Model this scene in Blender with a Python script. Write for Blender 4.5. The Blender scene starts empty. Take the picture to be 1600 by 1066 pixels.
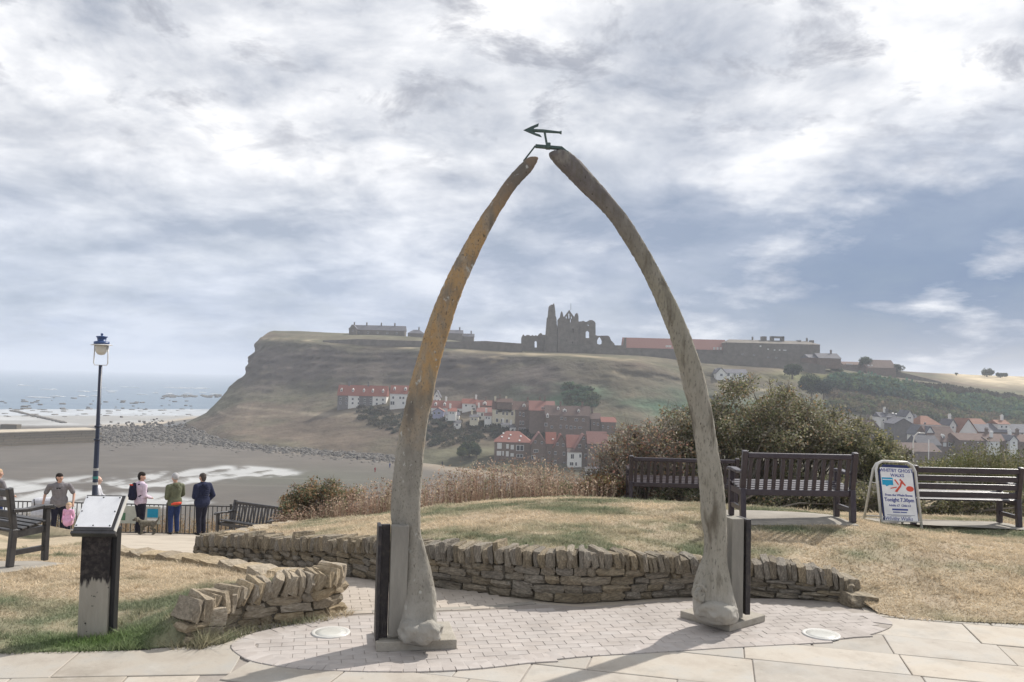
import bpy, bmesh, math, random
import numpy as np
from mathutils import Vector, Matrix, Euler
from mathutils.bvhtree import BVHTree
from mathutils.geometry import delaunay_2d_cdt, tessellate_polygon
random.seed(7); rng = np.random.default_rng(7)
S = bpy.context.scene; C = S.collection; R = math.radians; PI = math.pi

# ------------------------------------------------------------------ camera
FPX, PITCH, ROLL = 1300.0, math.atan(57/1300), math.atan(0.0243)
CAM = Vector((0, 0, 2.4))
_f = Vector((0, math.cos(PITCH), math.sin(PITCH))); _r0 = Vector((1, 0, 0)); _u0 = Vector((0, -math.sin(PITCH), math.cos(PITCH)))
_r = _r0*math.cos(ROLL) + _u0*math.sin(ROLL); _u = -_r0*math.sin(ROLL) + _u0*math.cos(ROLL)
cam = bpy.data.cameras.new('camera'); cam.sensor_width = 36; cam.lens = 36*FPX/1600; cam.clip_start = .05; cam.clip_end = 60000
camo = bpy.data.objects.new('camera', cam); C.objects.link(camo)
camo.matrix_world = Matrix(((_r.x, _u.x, -_f.x, CAM.x), (_r.y, _u.y, -_f.y, CAM.y), (_r.z, _u.z, -_f.z, CAM.z), (0, 0, 0, 1)))
S.camera = camo
S.render.resolution_x, S.render.resolution_y = 1024, 682
def ray(px, py): return _f*FPX + _r*(px-800) - _u*(py-533)
def at(px, py, Y): d = ray(px, py); return CAM + d*(Y/d.y)
def gz(px, py, z=0.0): d = ray(px, py); return CAM + d*((z-CAM.z)/d.z)

# ------------------------------------------------------------------ light, sky, exposure
SUN_AZ, SUN_EL = R(43), R(42)          # azimuth measured from +x
sdir = Vector((math.cos(SUN_AZ)*math.cos(SUN_EL), math.sin(SUN_AZ)*math.cos(SUN_EL), math.sin(SUN_EL)))
sun = bpy.data.lights.new('sun', 'SUN'); sun.energy = 4.3; sun.angle = R(1.0); sun.color = (1, .94, .86)
suno = bpy.data.objects.new('sun', sun); C.objects.link(suno); suno.rotation_euler = sdir.to_track_quat('Z', 'Y').to_euler()
suno.location = (20, 20, 40)
SKO = [(5.5, 5.5, 0), (11.2, 21., 0), (3.3, 17.1, 0)]
W = bpy.data.worlds.new('World'); S.world = W; W.use_nodes = True
nt = W.node_tree; nt.nodes.clear()
def N(t, **k):
    n = nt.nodes.new(t)
    for a, v in k.items(): setattr(n, a, v)
    return n
def L(a, b): nt.links.new(a, b)
def math_(op, a, b=None, clamp=False):
    n = N('ShaderNodeMath', operation=op, use_clamp=clamp)
    for i, v in enumerate((a, b)):
        if v is None: continue
        if isinstance(v, (int, float)): n.inputs[i].default_value = v
        else: L(v, n.inputs[i])
    return n.outputs[0]
def ramp_(fac, stops, interp='LINEAR'):
    n = N('ShaderNodeValToRGB'); cr = n.color_ramp; cr.interpolation = interp
    while len(cr.elements) < len(stops): cr.elements.new(.5)
    for e, (p, c) in zip(cr.elements, stops):
        e.position = p; e.color = (c, c, c, 1) if isinstance(c, (int, float)) else (*c, 1)
    L(fac, n.inputs[0]); return n.outputs[0]
def mixc(f, a, b):
    n = N('ShaderNodeMix', data_type='RGBA')
    for i, v in ((0, f), (6, a), (7, b)):
        if isinstance(v, (int, float)): n.inputs[i].default_value = v
        elif isinstance(v, tuple): n.inputs[i].default_value = (*v, 1)
        else: L(v, n.inputs[i])
    return n.outputs[2]
tc = N('ShaderNodeTexCoord'); sep = N('ShaderNodeSeparateXYZ'); L(tc.outputs['Generated'], sep.inputs[0])
X, Y_, Z = sep.outputs
zz = math_('ADD', math_('MAXIMUM', Z, 0.0), .24)
cmb = N('ShaderNodeCombineXYZ'); L(math_('DIVIDE', X, zz), cmb.inputs[0]); L(math_('DIVIDE', Y_, zz), cmb.inputs[1])
def cloudnoise(scale, detail, rough, dist, off, sx=1.0, sy=1.0):
    mp = N('ShaderNodeMapping'); mp.inputs['Location'].default_value = off; mp.inputs['Scale'].default_value = (sx, sy, 1)
    L(cmb.outputs[0], mp.inputs[0])
    n = N('ShaderNodeTexNoise'); n.inputs['Scale'].default_value = scale; n.inputs['Detail'].default_value = detail
    n.inputs['Roughness'].default_value = rough; n.inputs['Distortion'].default_value = dist
    L(mp.outputs[0], n.inputs['Vector']); return n.outputs['Fac']
n1 = cloudnoise(1.85, 12, .58, .1, SKO[0])                    # cover
n2 = cloudnoise(2.9, 13, .60, .25, SKO[1])                   # light and dark within the cloud
n3 = cloudnoise(.7, 3, .5, 0, (1.2, 5.4, 0))                 # broad
n4_ = cloudnoise(4.6, 12, .62, .3, SKO[2])                   # ragged dark puffs
dt = N('ShaderNodeVectorMath', operation='DOT_PRODUCT'); L(tc.outputs['Generated'], dt.inputs[0]); dt.inputs[1].default_value = sdir
glow = math_('POWER', math_('MAXIMUM', dt.outputs['Value'], 0.0), 3.0)              # brighter cloud towards the sun
low = ramp_(Z, [(0, 1.0), (.12, 1.0), (.22, .72), (.31, 0.0)])                      # lower sky
azr = math_('MULTIPLY_ADD', X, 1.7); nt.nodes[-1].inputs[2].default_value = .36
rightlow = math_('MULTIPLY', math_('MAXIMUM', math_('MINIMUM', azr, 1.0), 0.0), low)
sel = math_('ADD', math_('MULTIPLY', n1, .8), math_('MULTIPLY', n3, .35))
cov = ramp_(math_('SUBTRACT', sel, math_('MULTIPLY', rightlow, .05)), [(.43, 0.0), (.62, 1.0)])
shin = math_('ADD', math_('ADD', math_('MULTIPLY', n2, .72), math_('MULTIPLY', n1, .30)), math_('MULTIPLY', glow, .07))
shade = ramp_(math_('SUBTRACT', shin, math_('MULTIPLY', rightlow, .05)), [(.40, 0.0), (.51, .5), (.62, 1.0)])
ccol = mixc(shade, (.39, .425, .50), (.96, .96, .97))
puff = math_('MULTIPLY', ramp_(n4_, [(.53, 0.0), (.64, 1.0)]), ramp_(Z, [(.20, 0.0), (.30, 1.0)]))
ccol = mixc(math_('MULTIPLY', puff, .75), ccol, (.33, .345, .40))
blue = math_('MULTIPLY', rightlow, ramp_(n1, [(.51, 1.0), (.66, .22)]))
ccol = mixc(blue, ccol, (.13, .205, .35))
lowb = math_('MULTIPLY', ramp_(Z, [(0, .70), (.10, .50), (.24, 0.0)]), math_('SUBTRACT', 1.0, rightlow))
ccol = mixc(lowb, ccol, (.36, .46, .64))
sky = N('ShaderNodeTexSky', sky_type='NISHITA'); sky.sun_disc = False
sky.sun_elevation = SUN_EL; sky.sun_rotation = PI/2 - SUN_AZ; sky.altitude = 40; sky.air_density = 1.0; sky.dust_density = 1.0; sky.ozone_density = 1.4
b1 = N('ShaderNodeBackground'); L(sky.outputs[0], b1.inputs[0]); b1.inputs[1].default_value = .05
b2 = N('ShaderNodeBackground'); L(ccol, b2.inputs[0]); b2.inputs[1].default_value = 1.0
mx = N('ShaderNodeMixShader'); L(math_('MULTIPLY_ADD', cov, .22), mx.inputs[0]); nt.nodes[-1].inputs[2].default_value = .78
L(b1.outputs[0], mx.inputs[1]); L(b2.outputs[0], mx.inputs[2])
wo = N('ShaderNodeOutputWorld'); L(mx.outputs[0], wo.inputs[0])
S.view_settings.view_transform = 'Standard'; S.view_settings.look = 'None'; S.view_settings.gamma = 1; S.view_settings.use_curve_mapping = False
S.view_settings.exposure = 0.25
S.render.engine = 'CYCLES'; S.cycles.use_denoising = True; S.cycles.max_bounces = 6; S.cycles.diffuse_bounces = 3; S.cycles.glossy_bounces = 3
S.cycles.transparent_max_bounces = 8; S.cycles.volume_bounces = 1; S.cycles.use_adaptive_sampling = True; S.cycles.sample_clamp_indirect = 6

# ------------------------------------------------------------------ helpers
class MB:
    """collects geometry for ONE mesh object"""
    def __init__(s): s.v = []; s.f = []; s.m = []
    def add(s, vs, fs, mi=0):
        o = len(s.v); s.v += [tuple(v) for v in vs]; s.f += [tuple(i+o for i in f) for f in fs]; s.m += [mi]*len(fs)
    def box(s, c, d, rot=None, taper=1.0, mi=0):
        c = Vector(c); x, y, z = d[0]/2, d[1]/2, d[2]/2; t = taper
        vs = [Vector(p) for p in ((-x,-y,-z),(x,-y,-z),(x,y,-z),(-x,y,-z),(-x*t,-y*t,z),(x*t,-y*t,z),(x*t,y*t,z),(-x*t,y*t,z))]
        if rot is not None: vs = [rot @ v for v in vs]
        s.add([v+c for v in vs], ((3,2,1,0),(4,5,6,7),(0,1,5,4),(1,2,6,5),(2,3,7,6),(3,0,4,7)), mi)
    def bar(s, a, b, w, h, up=(0,0,1), mi=0):
        a, b = Vector(a), Vector(b); t = (b-a).normalized(); sd = t.cross(Vector(up))
        if sd.length < 1e-4: sd = t.cross(Vector((0,1,0)))
        sd.normalize(); n = sd.cross(t); sd *= w/2; n = n*(h/2)
        vs = [a-sd-n, a+sd-n, a+sd+n, a-sd+n, b-sd-n, b+sd-n, b+sd+n, b-sd+n]
        s.add(vs, ((0,1,2,3),(7,6,5,4),(0,4,5,1),(1,5,6,2),(2,6,7,3),(3,7,4,0)), mi)
    def tube(s, pts, rad, n=8, cap=True, mi=0):
        pts = [Vector(p) for p in pts]; rad = [rad]*len(pts) if isinstance(rad, (int, float)) else rad
        up = None; vs = []
        for i, p in enumerate(pts):
            t = (pts[min(i+1, len(pts)-1)] - pts[max(i-1, 0)]).normalized()
            if up is None: up = t.orthogonal().normalized()
            up = (up - t*up.dot(t)).normalized(); w = t.cross(up)
            vs += [p + (up*math.cos(2*PI*k/n) + w*math.sin(2*PI*k/n))*rad[i] for k in range(n)]
        fs = []
        for i in range(len(pts)-1):
            fs += [(i*n+k, i*n+(k+1) % n, (i+1)*n+(k+1) % n, (i+1)*n+k) for k in range(n)]
        if cap: fs += [tuple(range(n-1, -1, -1)), tuple(range((len(pts)-1)*n, len(pts)*n))]
        s.add(vs, fs, mi)
    def lathe(s, prof, c=(0,0,0), n=16, mi=0, sq=False):
        vs = []; c = Vector(c)
        for r_, z in prof: vs += [c + Vector((r_*math.cos(2*PI*k/n), r_*math.sin(2*PI*k/n), z)) for k in range(n)]
        fs = [(i*n+k, i*n+(k+1) % n, (i+1)*n+(k+1) % n, (i+1)*n+k) for i in range(len(prof)-1) for k in range(n)]
        fs += [tuple(range(n-1, -1, -1)), tuple(range((len(prof)-1)*n, len(prof)*n))]
        s.add(vs, fs, mi)
    def prism(s, outer, th, M4, holes=(), mi=0):
        """outer / holes: 2D (u,v) loops; extruded th along local +n. M4 maps (u, n, v) -> space"""
        loops = [outer] + list(holes); flat = [p for l in loops for p in l]; n = len(flat)
        tri = tessellate_polygon([[Vector((p[0], p[1], 0)) for p in l] for l in loops])
        vs = [M4 @ Vector((p[0], 0, p[1])) for p in flat] + [M4 @ Vector((p[0], th, p[1])) for p in flat]
        fs = [t for t in tri] + [(t[2]+n, t[1]+n, t[0]+n) for t in tri]; o = 0
        for l in loops:
            k = len(l); fs += [(o+i, o+(i+1) % k, o+(i+1) % k+n, o+i+n) for i in range(k)]; o += k
        s.add(vs, fs, mi)
    def mesh(s, name, smooth=False):
        me = bpy.data.meshes.new(name); me.from_pydata(s.v, [], s.f); me.validate()
        if max(s.m, default=0) and len(me.polygons) == len(s.m): me.polygons.foreach_set('material_index', s.m)
        b = bmesh.new(); b.from_mesh(me); bmesh.ops.recalc_face_normals(b, faces=b.faces); b.to_mesh(me); b.free()
        if smooth: me.polygons.foreach_set('use_smooth', [True]*len(me.polygons))
        me.update(); return me
    def build(s, name, mat, parent=None, smooth=False, bevel=0.0):
        me = s.mesh(name, smooth)
        o = link(name, me, mat, parent)
        if bevel: bv = o.modifiers.new('bevel', 'BEVEL'); bv.width = bevel; bv.segments = 3; bv.harden_normals = True; me.polygons.foreach_set('use_smooth', [True]*len(me.polygons)); bv.limit_method = 'ANGLE'; bv.angle_limit = R(40)
        return o
def link(name, me, mat=None, parent=None):
    if mat is not None and not me.materials:
        for m in (mat if isinstance(mat, (list, tuple)) else [mat]): me.materials.append(m)
    o = bpy.data.objects.new(name, me); C.objects.link(o)
    if parent is not None: o.parent = parent
    return o
def tag(o, label=None, cat=None, group=None, kind=None):
    for k, v in (('label', label), ('category', cat), ('group', group), ('kind', kind)):
        if v: o[k] = v
    return o
def empty(name, loc=(0,0,0), rz=0.0):
    o = bpy.data.objects.new(name, None); C.objects.link(o); o.location = loc; o.rotation_euler = (0, 0, rz); o.empty_display_size = .1
    return o
def thing(name, label, cat, loc=(0,0,0), rz=0.0, group=None): return tag(empty(name, loc, rz), label, cat, group)
KIDS = {}
def copy_tree(o, parent=None):
    c = o.copy(); C.objects.link(c)
    if parent is not None: c.parent = parent
    for ch in list(o.children): copy_tree(ch, c)
    return c
def npmesh(name, co, faces, mat, col=None, kind=None, label=None, parent=None, smooth=False, size=3):
    """co (n,3); faces (m,size)"""
    me = bpy.data.meshes.new(name); co = np.ascontiguousarray(co, np.float32); faces = np.ascontiguousarray(faces, np.int32)
    me.vertices.add(len(co)); me.vertices.foreach_set('co', co.ravel())
    me.loops.add(faces.size); me.loops.foreach_set('vertex_index', faces.ravel())
    me.polygons.add(len(faces)); me.polygons.foreach_set('loop_start', np.arange(0, faces.size, size, dtype=np.int32))
    if smooth: me.polygons.foreach_set('use_smooth', np.ones(len(faces), bool))
    me.update(calc_edges=True)
    if col is not None:
        a = me.color_attributes.new('Col', 'FLOAT_COLOR', 'POINT'); c4 = np.ones((len(co), 4), np.float32); c4[:, :col.shape[1]] = col
        a.data.foreach_set('color', c4.ravel())
    o = link(name, me, mat, parent)
    return tag(o, label, None, None, kind)
# numpy value noise
_perm = rng.random((64, 64)).astype(np.float64)
def vnoise(x, y):
    xi, yi = np.floor(x).astype(int), np.floor(y).astype(int); fx, fy = x-xi, y-yi
    fx, fy = fx*fx*(3-2*fx), fy*fy*(3-2*fy); g = lambda a, b: _perm[a % 64, b % 64]
    return (g(xi, yi)*(1-fx)+g(xi+1, yi)*fx)*(1-fy) + (g(xi, yi+1)*(1-fx)+g(xi+1, yi+1)*fx)*fy
def fbm(x, y, o=4):
    s = 0; a = .5; t = 0
    for i in range(o): s = s+a*vnoise(x*2**i+i*17.3, y*2**i+i*9.1); t += a; a *= .55
    return s/t
def tps(ctrl):
    P = np.array([(c[0], c[1]) for c in ctrl], float); z = np.array([c[2] for c in ctrl], float); n = len(P)
    U = lambda r2: .5*r2*np.log(r2+1e-9)
    K = U(((P[:, None]-P[None])**2).sum(-1)) + np.eye(n)*1e-3; A = np.zeros((n+3, n+3)); A[:n, :n] = K
    A[:n, n] = 1; A[:n, n+1:] = P; A[n, :n] = 1; A[n+1:, :n] = P.T
    w = np.linalg.solve(A, np.r_[z, 0, 0, 0])
    def f(x, y):
        x = np.asarray(x, float); y = np.asarray(y, float); sh = x.shape; q = np.c_[x.ravel(), y.ravel()]; out = np.empty(len(q))
        for i in range(0, len(q), 40000):
            r = q[i:i+40000]; out[i:i+40000] = U(((r[:, None]-P[None])**2).sum(-1)) @ w[:n] + w[n] + r @ w[n+1:]
        return out.reshape(sh)
    return f
def inside(poly, x, y):
    x = np.asarray(x, float); y = np.asarray(y, float); r = np.zeros(x.shape, bool); n = len(poly)
    for i in range(n):
        x1, y1 = poly[i][:2]; x2, y2 = poly[(i+1) % n][:2]
        if y1 == y2: continue
        r ^= ((y1 > y) != (y2 > y)) & (x < (x2-x1)*(y-y1)/(y2-y1)+x1)
    return r
def smooth_loop(p, k=6, closed=True):
    n = len(p); out = []; P = [Vector(q) for q in p]
    for i in range(n if closed else n-1):
        a, b, c, d = (P[(i-1) % n], P[i], P[(i+1) % n], P[(i+2) % n]) if closed else (P[max(i-1, 0)], P[i], P[i+1], P[min(i+2, n-1)])
        for j in range(k):
            t = j/k; out.append(.5*((2*b)+(c-a)*t+(2*a-5*b+4*c-d)*t*t+(3*b-a-3*c+d)*t**3))
    if not closed: out.append(P[-1])
    return out
def sheet(name, poly, zf, mat, res=.25, kind='structure', colf=None, label=None, skirt=0.0):
    """a sheet with the outline POLY (x,y) and the height zf(x,y)"""
    poly = [Vector((p[0], p[1])) for p in poly]; xs = [p.x for p in poly]; ys = [p.y for p in poly]
    gx, gy = np.meshgrid(np.arange(min(xs)+res/2, max(xs), res), np.arange(min(ys)+res/2, max(ys), res))
    gx = gx+rng.uniform(-.15, .15, gx.shape)*res; gy = gy+rng.uniform(-.15, .15, gy.shape)*res
    m = inside(poly, gx, gy); pts = poly + [Vector((a, b)) for a, b in zip(gx[m], gy[m])]
    n = len(poly); vs, es, fs, *_ = delaunay_2d_cdt(pts, [(i, (i+1) % n) for i in range(n)], [], 1, 1e-5)
    vx = np.array([v.x for v in vs]); vy = np.array([v.y for v in vs]); vz = zf(vx, vy)
    fs = [f for f in fs if len(f) == 3]
    return npmesh(name, np.c_[vx, vy, vz], np.array(fs), mat, colf(vx, vy) if colf else None, kind, label, smooth=True)

# ------------------------------------------------------------------ materials
MT = {}
def mat(name, cols, scale=5.0, rough=.85, bump=.25, bscale=None, rnd=0.0, spec=.25, detail=6, metal=0.0, attr=False, stretch=(1,1,1), bdist=.02, coat=0.0, contrast=(.3, .7), trans=0.0):
    m = bpy.data.materials.new(name); m.use_nodes = True; t = m.node_tree; P = t.nodes['Principled BSDF']; MT[name] = m
    def nn(ty, **k):
        n = t.nodes.new(ty)
        for a, v in k.items(): setattr(n, a, v)
        return n
    P.inputs['Roughness'].default_value = rough; P.inputs['Specular IOR Level'].default_value = spec; P.inputs['Metallic'].default_value = metal
    P.inputs['Coat Weight'].default_value = coat; P.inputs['Coat Roughness'].default_value = .26; P.inputs['Coat IOR'].default_value = 1.5
    tcn = nn('ShaderNodeTexCoord'); mp = nn('ShaderNodeMapping'); mp.inputs['Scale'].default_value = stretch; t.links.new(tcn.outputs['Object'], mp.inputs[0])
    nz = nn('ShaderNodeTexNoise'); nz.inputs['Scale'].default_value = scale; nz.inputs['Detail'].default_value = detail; nz.inputs['Roughness'].default_value = .62
    t.links.new(mp.outputs[0], nz.inputs['Vector'])
    r = nn('ShaderNodeValToRGB'); cr = r.color_ramp
    while len(cr.elements) < len(cols): cr.elements.new(.5)
    for i, (e, c) in enumerate(zip(cr.elements, cols)):
        e.position = contrast[0]+(contrast[1]-contrast[0])*i/max(1, len(cols)-1); e.color = (*c, 1)
    t.links.new(nz.outputs['Fac'], r.inputs[0]); col = r.outputs[0]
    if attr:
        a = nn('ShaderNodeVertexColor', layer_name='Col'); mxn = nn('ShaderNodeMix', data_type='RGBA', blend_type='MULTIPLY'); mxn.inputs[0].default_value = 1
        t.links.new(a.outputs[0], mxn.inputs[6]); t.links.new(col, mxn.inputs[7]); col = mxn.outputs[2]
    if rnd:
        oi = nn('ShaderNodeObjectInfo'); mr = nn('ShaderNodeMapRange'); mr.inputs[3].default_value = 1-rnd; mr.inputs[4].default_value = 1+rnd
        t.links.new(oi.outputs['Random'], mr.inputs[0]); hs = nn('ShaderNodeHueSaturation'); t.links.new(mr.outputs[0], hs.inputs['Value'])
        m2 = nn('ShaderNodeMath', operation='MULTIPLY'); m2.inputs[1].default_value = 7.31; t.links.new(oi.outputs['Random'], m2.inputs[0])
        m3 = nn('ShaderNodeMath', operation='FRACT'); t.links.new(m2.outputs[0], m3.inputs[0])
        m4 = nn('ShaderNodeMapRange'); m4.inputs[3].default_value = 1-rnd*1.3; m4.inputs[4].default_value = 1+rnd*1.3; t.links.new(m3.outputs[0], m4.inputs[0]); t.links.new(m4.outputs[0], hs.inputs['Saturation'])
        t.links.new(col, hs.inputs['Color']); col = hs.outputs[0]
    t.links.new(col, P.inputs['Base Color'])
    if bump:
        nb = nn('ShaderNodeTexNoise'); nb.inputs['Scale'].default_value = bscale or scale*4; nb.inputs['Detail'].default_value = 5
        t.links.new(mp.outputs[0], nb.inputs['Vector'])
        bp = nn('ShaderNodeBump'); bp.inputs['Strength'].default_value = bump; bp.inputs['Distance'].default_value = bdist
        t.links.new(nb.outputs['Fac'], bp.inputs['Height']); t.links.new(bp.outputs[0], P.inputs['Normal'])
    m['_col'] = 1; m['_P'] = 1
    if trans: P.inputs['Transmission Weight'].default_value = trans
    return m
def zmask(m, z0, z1, colB, nscale=8, amp=.3, stretch=(1,1,1), axis=2, soft=.03, thr=None, layer=False):
    """blend a second real surface colour in below/above a ragged height: stays put on the object"""
    t = m.node_tree; P = t.nodes['Principled BSDF']; src = P.inputs['Base Color'].links[0].from_socket
    nn = t.nodes.new; tcn = nn('ShaderNodeTexCoord'); sp = nn('ShaderNodeSeparateXYZ'); t.links.new(tcn.outputs['Object'], sp.inputs[0])
    mp = nn('ShaderNodeMapping'); mp.inputs['Scale'].default_value = stretch; t.links.new(tcn.outputs['Object'], mp.inputs[0])
    nz = nn('ShaderNodeTexNoise'); nz.inputs['Scale'].default_value = nscale; nz.inputs['Detail'].default_value = 7; nz.inputs['Roughness'].default_value = .65; t.links.new(mp.outputs[0], nz.inputs['Vector'])
    a = nn('ShaderNodeMath'); a.operation = 'MULTIPLY_ADD'; a.inputs[1].default_value = amp; t.links.new(nz.outputs['Fac'], a.inputs[0]); t.links.new(sp.outputs[axis], a.inputs[2])
    mr = nn('ShaderNodeMapRange'); mr.inputs[1].default_value = z0+amp/2; mr.inputs[2].default_value = z1+amp/2; t.links.new(a.outputs[0], mr.inputs[0])
    mx_ = nn('ShaderNodeMix'); mx_.data_type = 'RGBA'; t.links.new(mr.outputs[0], mx_.inputs[0]); t.links.new(src, mx_.inputs[6])
    if isinstance(colB, tuple): mx_.inputs[7].default_value = (*colB, 1)
    else: t.links.new(colB, mx_.inputs[7])
    t.links.new(mx_.outputs[2], P.inputs['Base Color']); return m
def rampnoise(m, cols, scale, contrast=(.35, .65), stretch=(1,1,1), detail=7):
    t = m.node_tree; nn = t.nodes.new; tcn = nn('ShaderNodeTexCoord'); mp = nn('ShaderNodeMapping'); mp.inputs['Scale'].default_value = stretch; t.links.new(tcn.outputs['Object'], mp.inputs[0])
    nz = nn('ShaderNodeTexNoise'); nz.inputs['Scale'].default_value = scale; nz.inputs['Detail'].default_value = detail; nz.inputs['Roughness'].default_value = .65; t.links.new(mp.outputs[0], nz.inputs['Vector'])
    r = nn('ShaderNodeValToRGB'); cr = r.color_ramp
    while len(cr.elements) < len(cols): cr.elements.new(.5)
    for i, (e, c) in enumerate(zip(cr.elements, cols)): e.position = contrast[0]+(contrast[1]-contrast[0])*i/(len(cols)-1); e.color = (*c, 1)
    t.links.new(nz.outputs['Fac'], r.inputs[0]); return r.outputs[0]
def flat(name, c, rough=.6, **k): return mat(name, [tuple(v*.88 for v in c), tuple(min(1, v*1.1) for v in c)], rough=rough, **k)

m_flag = mat('flagstone', [(.355,.315,.27), (.42,.385,.335), (.40,.385,.355)], scale=2.2, rnd=.13, bump=.25, bscale=30, bdist=.006)
m_joint = mat('joint_mortar', [(.26,.23,.205), (.33,.30,.27)], scale=9)
m_brick = mat('paver', [(.375,.34,.315), (.44,.405,.38)], scale=6, rnd=.08, bump=.25, bscale=60, bdist=.004)
m_pathbrick = mat('path_paver', [(.37,.325,.28), (.45,.40,.345)], scale=3, rnd=0.0, bump=.3, bscale=40, bdist=.006)
m_path = mat('path_surface', [(.38,.33,.27), (.47,.42,.35)], scale=2, bump=.3, bscale=40)
m_conc = mat('concrete', [(.27,.25,.22), (.35,.325,.285)], scale=4, bump=.25, bscale=50)
m_stone = mat('sandstone', [(.12,.105,.082), (.25,.215,.165), (.38,.33,.25)], scale=7, rnd=.22, bump=.7, bscale=16, bdist=.03)
m_core = mat('wall_core', [(.10,.085,.065), (.17,.15,.115)], scale=9, bump=.6, bscale=30)
m_soil = mat('dry_soil', [(.24,.19,.12), (.36,.29,.19)], scale=4, bump=.5, bscale=30)
m_lawn = mat('lawn_turf', [(.75,.75,.75), (1.1,1.1,1.1)], scale=14, attr=True, bump=.6, bscale=60, bdist=.02, spec=.1)
m_blade = mat('grass_blade', [(.85,.85,.85), (1.1,1.1,1.1)], scale=20, attr=True, bump=0, spec=.15, rough=.7)
m_leaf = mat('leaves', [(.92,.92,.92), (1.3,1.3,1.3)], scale=3, attr=True, bump=0, spec=.3, rough=.55)
def translucent(m, f):
    t = m.node_tree; P = t.nodes['Principled BSDF']; o = t.nodes['Material Output']; tr = t.nodes.new('ShaderNodeBsdfTranslucent'); mx_ = t.nodes.new('ShaderNodeMixShader'); mx_.inputs[0].default_value = f
    t.links.new(P.inputs['Base Color'].links[0].from_socket, tr.inputs[0]); t.links.new(P.outputs[0], mx_.inputs[1]); t.links.new(tr.outputs[0], mx_.inputs[2]); t.links.new(mx_.outputs[0], o.inputs[0])
translucent(m_leaf, .4); translucent(m_blade, .35)
m_bark = mat('bark', [(.08,.06,.045), (.15,.12,.09)], scale=20, bump=.4)
m_weed = mat('weed', [(.85,.85,.85), (1.1,1.1,1.1)], scale=6, attr=True, bump=0, spec=.1)
translucent(m_weed, .35)
m_bench = mat('bench_paint', [(.028,.019,.028), (.050,.037,.048)], scale=14, rough=.40, bump=.10, bscale=60, spec=.3, coat=.7)
m_bench2 = mat('bench_weathered', [(.026,.025,.027), (.060,.057,.058)], scale=10, rough=.5, bump=.25, bscale=60, spec=.35, coat=.35)
m_iron = mat('black_iron', [(.018,.018,.02), (.04,.038,.036)], scale=25, rough=.45, bump=.2, spec=.5)
m_steel = mat('painted_steel', [(.016,.014,.018), (.035,.03,.03), (.10,.08,.065)], scale=16, rough=.5, bump=.3, spec=.45, contrast=(.35, .8))
m_slab = mat('support_slab', [(.20,.19,.17), (.30,.285,.25)], scale=7, bump=.5, bscale=35, stretch=(1,1,.25))
m_plinth = mat('plinth_stone', [(.30,.275,.23), (.40,.37,.32)], scale=8, bump=.4, bscale=60)
m_bronze = mat('verdigris', [(.035,.065,.06), (.07,.11,.10)], scale=25, rough=.5, spec=.5, bump=.3)
m_black = flat('black_paint', (.02,.02,.022), .45, bump=.1)
m_white = flat('white_board', (.80,.80,.80), .45, bump=0)
m_frame = flat('aluminium_frame', (.58,.57,.54), .35, bump=.05, spec=.6)
m_glass = mat('lamp_glass', [(.50,.50,.47), (.62,.62,.58)], scale=3, rough=.2, bump=0, spec=.6)
def dirt(m, col, scale, lo, hi, amt=.6, detail=9):
    """grime that lies across neighbouring pieces (by world position)"""
    t = m.node_tree; P = t.nodes['Principled BSDF']; src = P.inputs['Base Color'].links[0].from_socket; nn = t.nodes.new
    g = nn('ShaderNodeNewGeometry'); nz = nn('ShaderNodeTexNoise'); nz.inputs['Scale'].default_value = scale; nz.inputs['Detail'].default_value = detail; nz.inputs['Roughness'].default_value = .68; t.links.new(g.outputs['Position'], nz.inputs['Vector'])
    mr = nn('ShaderNodeMapRange'); mr.inputs[1].default_value = lo; mr.inputs[2].default_value = hi; mr.inputs[4].default_value = amt; t.links.new(nz.outputs['Fac'], mr.inputs[0])
    x = nn('ShaderNodeMix'); x.data_type = 'RGBA'; t.links.new(mr.outputs[0], x.inputs[0]); t.links.new(src, x.inputs[6]); x.inputs[7].default_value = (*col, 1); t.links.new(x.outputs[2], P.inputs['Base Color'])
dirt(m_flag, (.22,.195,.165), 1.3, .50, .72, .55); dirt(m_flag, (.19,.18,.16), 14, .60, .70, .45); dirt(m_flag, (.50,.47,.42), 3.1, .58, .75, .5)
dirt(m_brick, (.24,.215,.195), 1.7, .48, .70, .5); dirt(m_brick, (.47,.45,.43), 2.3, .55, .72, .55); dirt(m_pathbrick, (.28,.24,.19), 2, .5, .7, .5)
m_tan = mat('tan_sandstone', [(.20,.165,.115), (.34,.28,.20), (.46,.39,.29)], scale=7, rnd=.18, bump=.7, bscale=16, bdist=.03); dirt(m_tan, (.12,.10,.08), 3.2, .54, .72, .5); dirt(m_tan, (.46,.43,.36), 7.5, .60, .70, .5)
dirt(m_conc, (.20,.185,.16), 2.4, .5, .7, .5); dirt(m_stone, (.075,.068,.055), 3.2, .52, .70, .6); dirt(m_stone, (.40,.385,.33), 7.5, .60, .70, .55); dirt(m_path, (.30,.26,.21), .9, .48, .7, .5)
# ------------------------------------------------------------------ near ground heights
def zpath(x, y):
    y = np.asarray(y, float); d = np.maximum(y-9.2, 0); z = -.163*d*d/(d+.6)
    return np.where(y > 25.2, -.163*16.0-.0*(y), z)+np.where(y > 25.2, -(y-25.2)*.35, 0)
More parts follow.
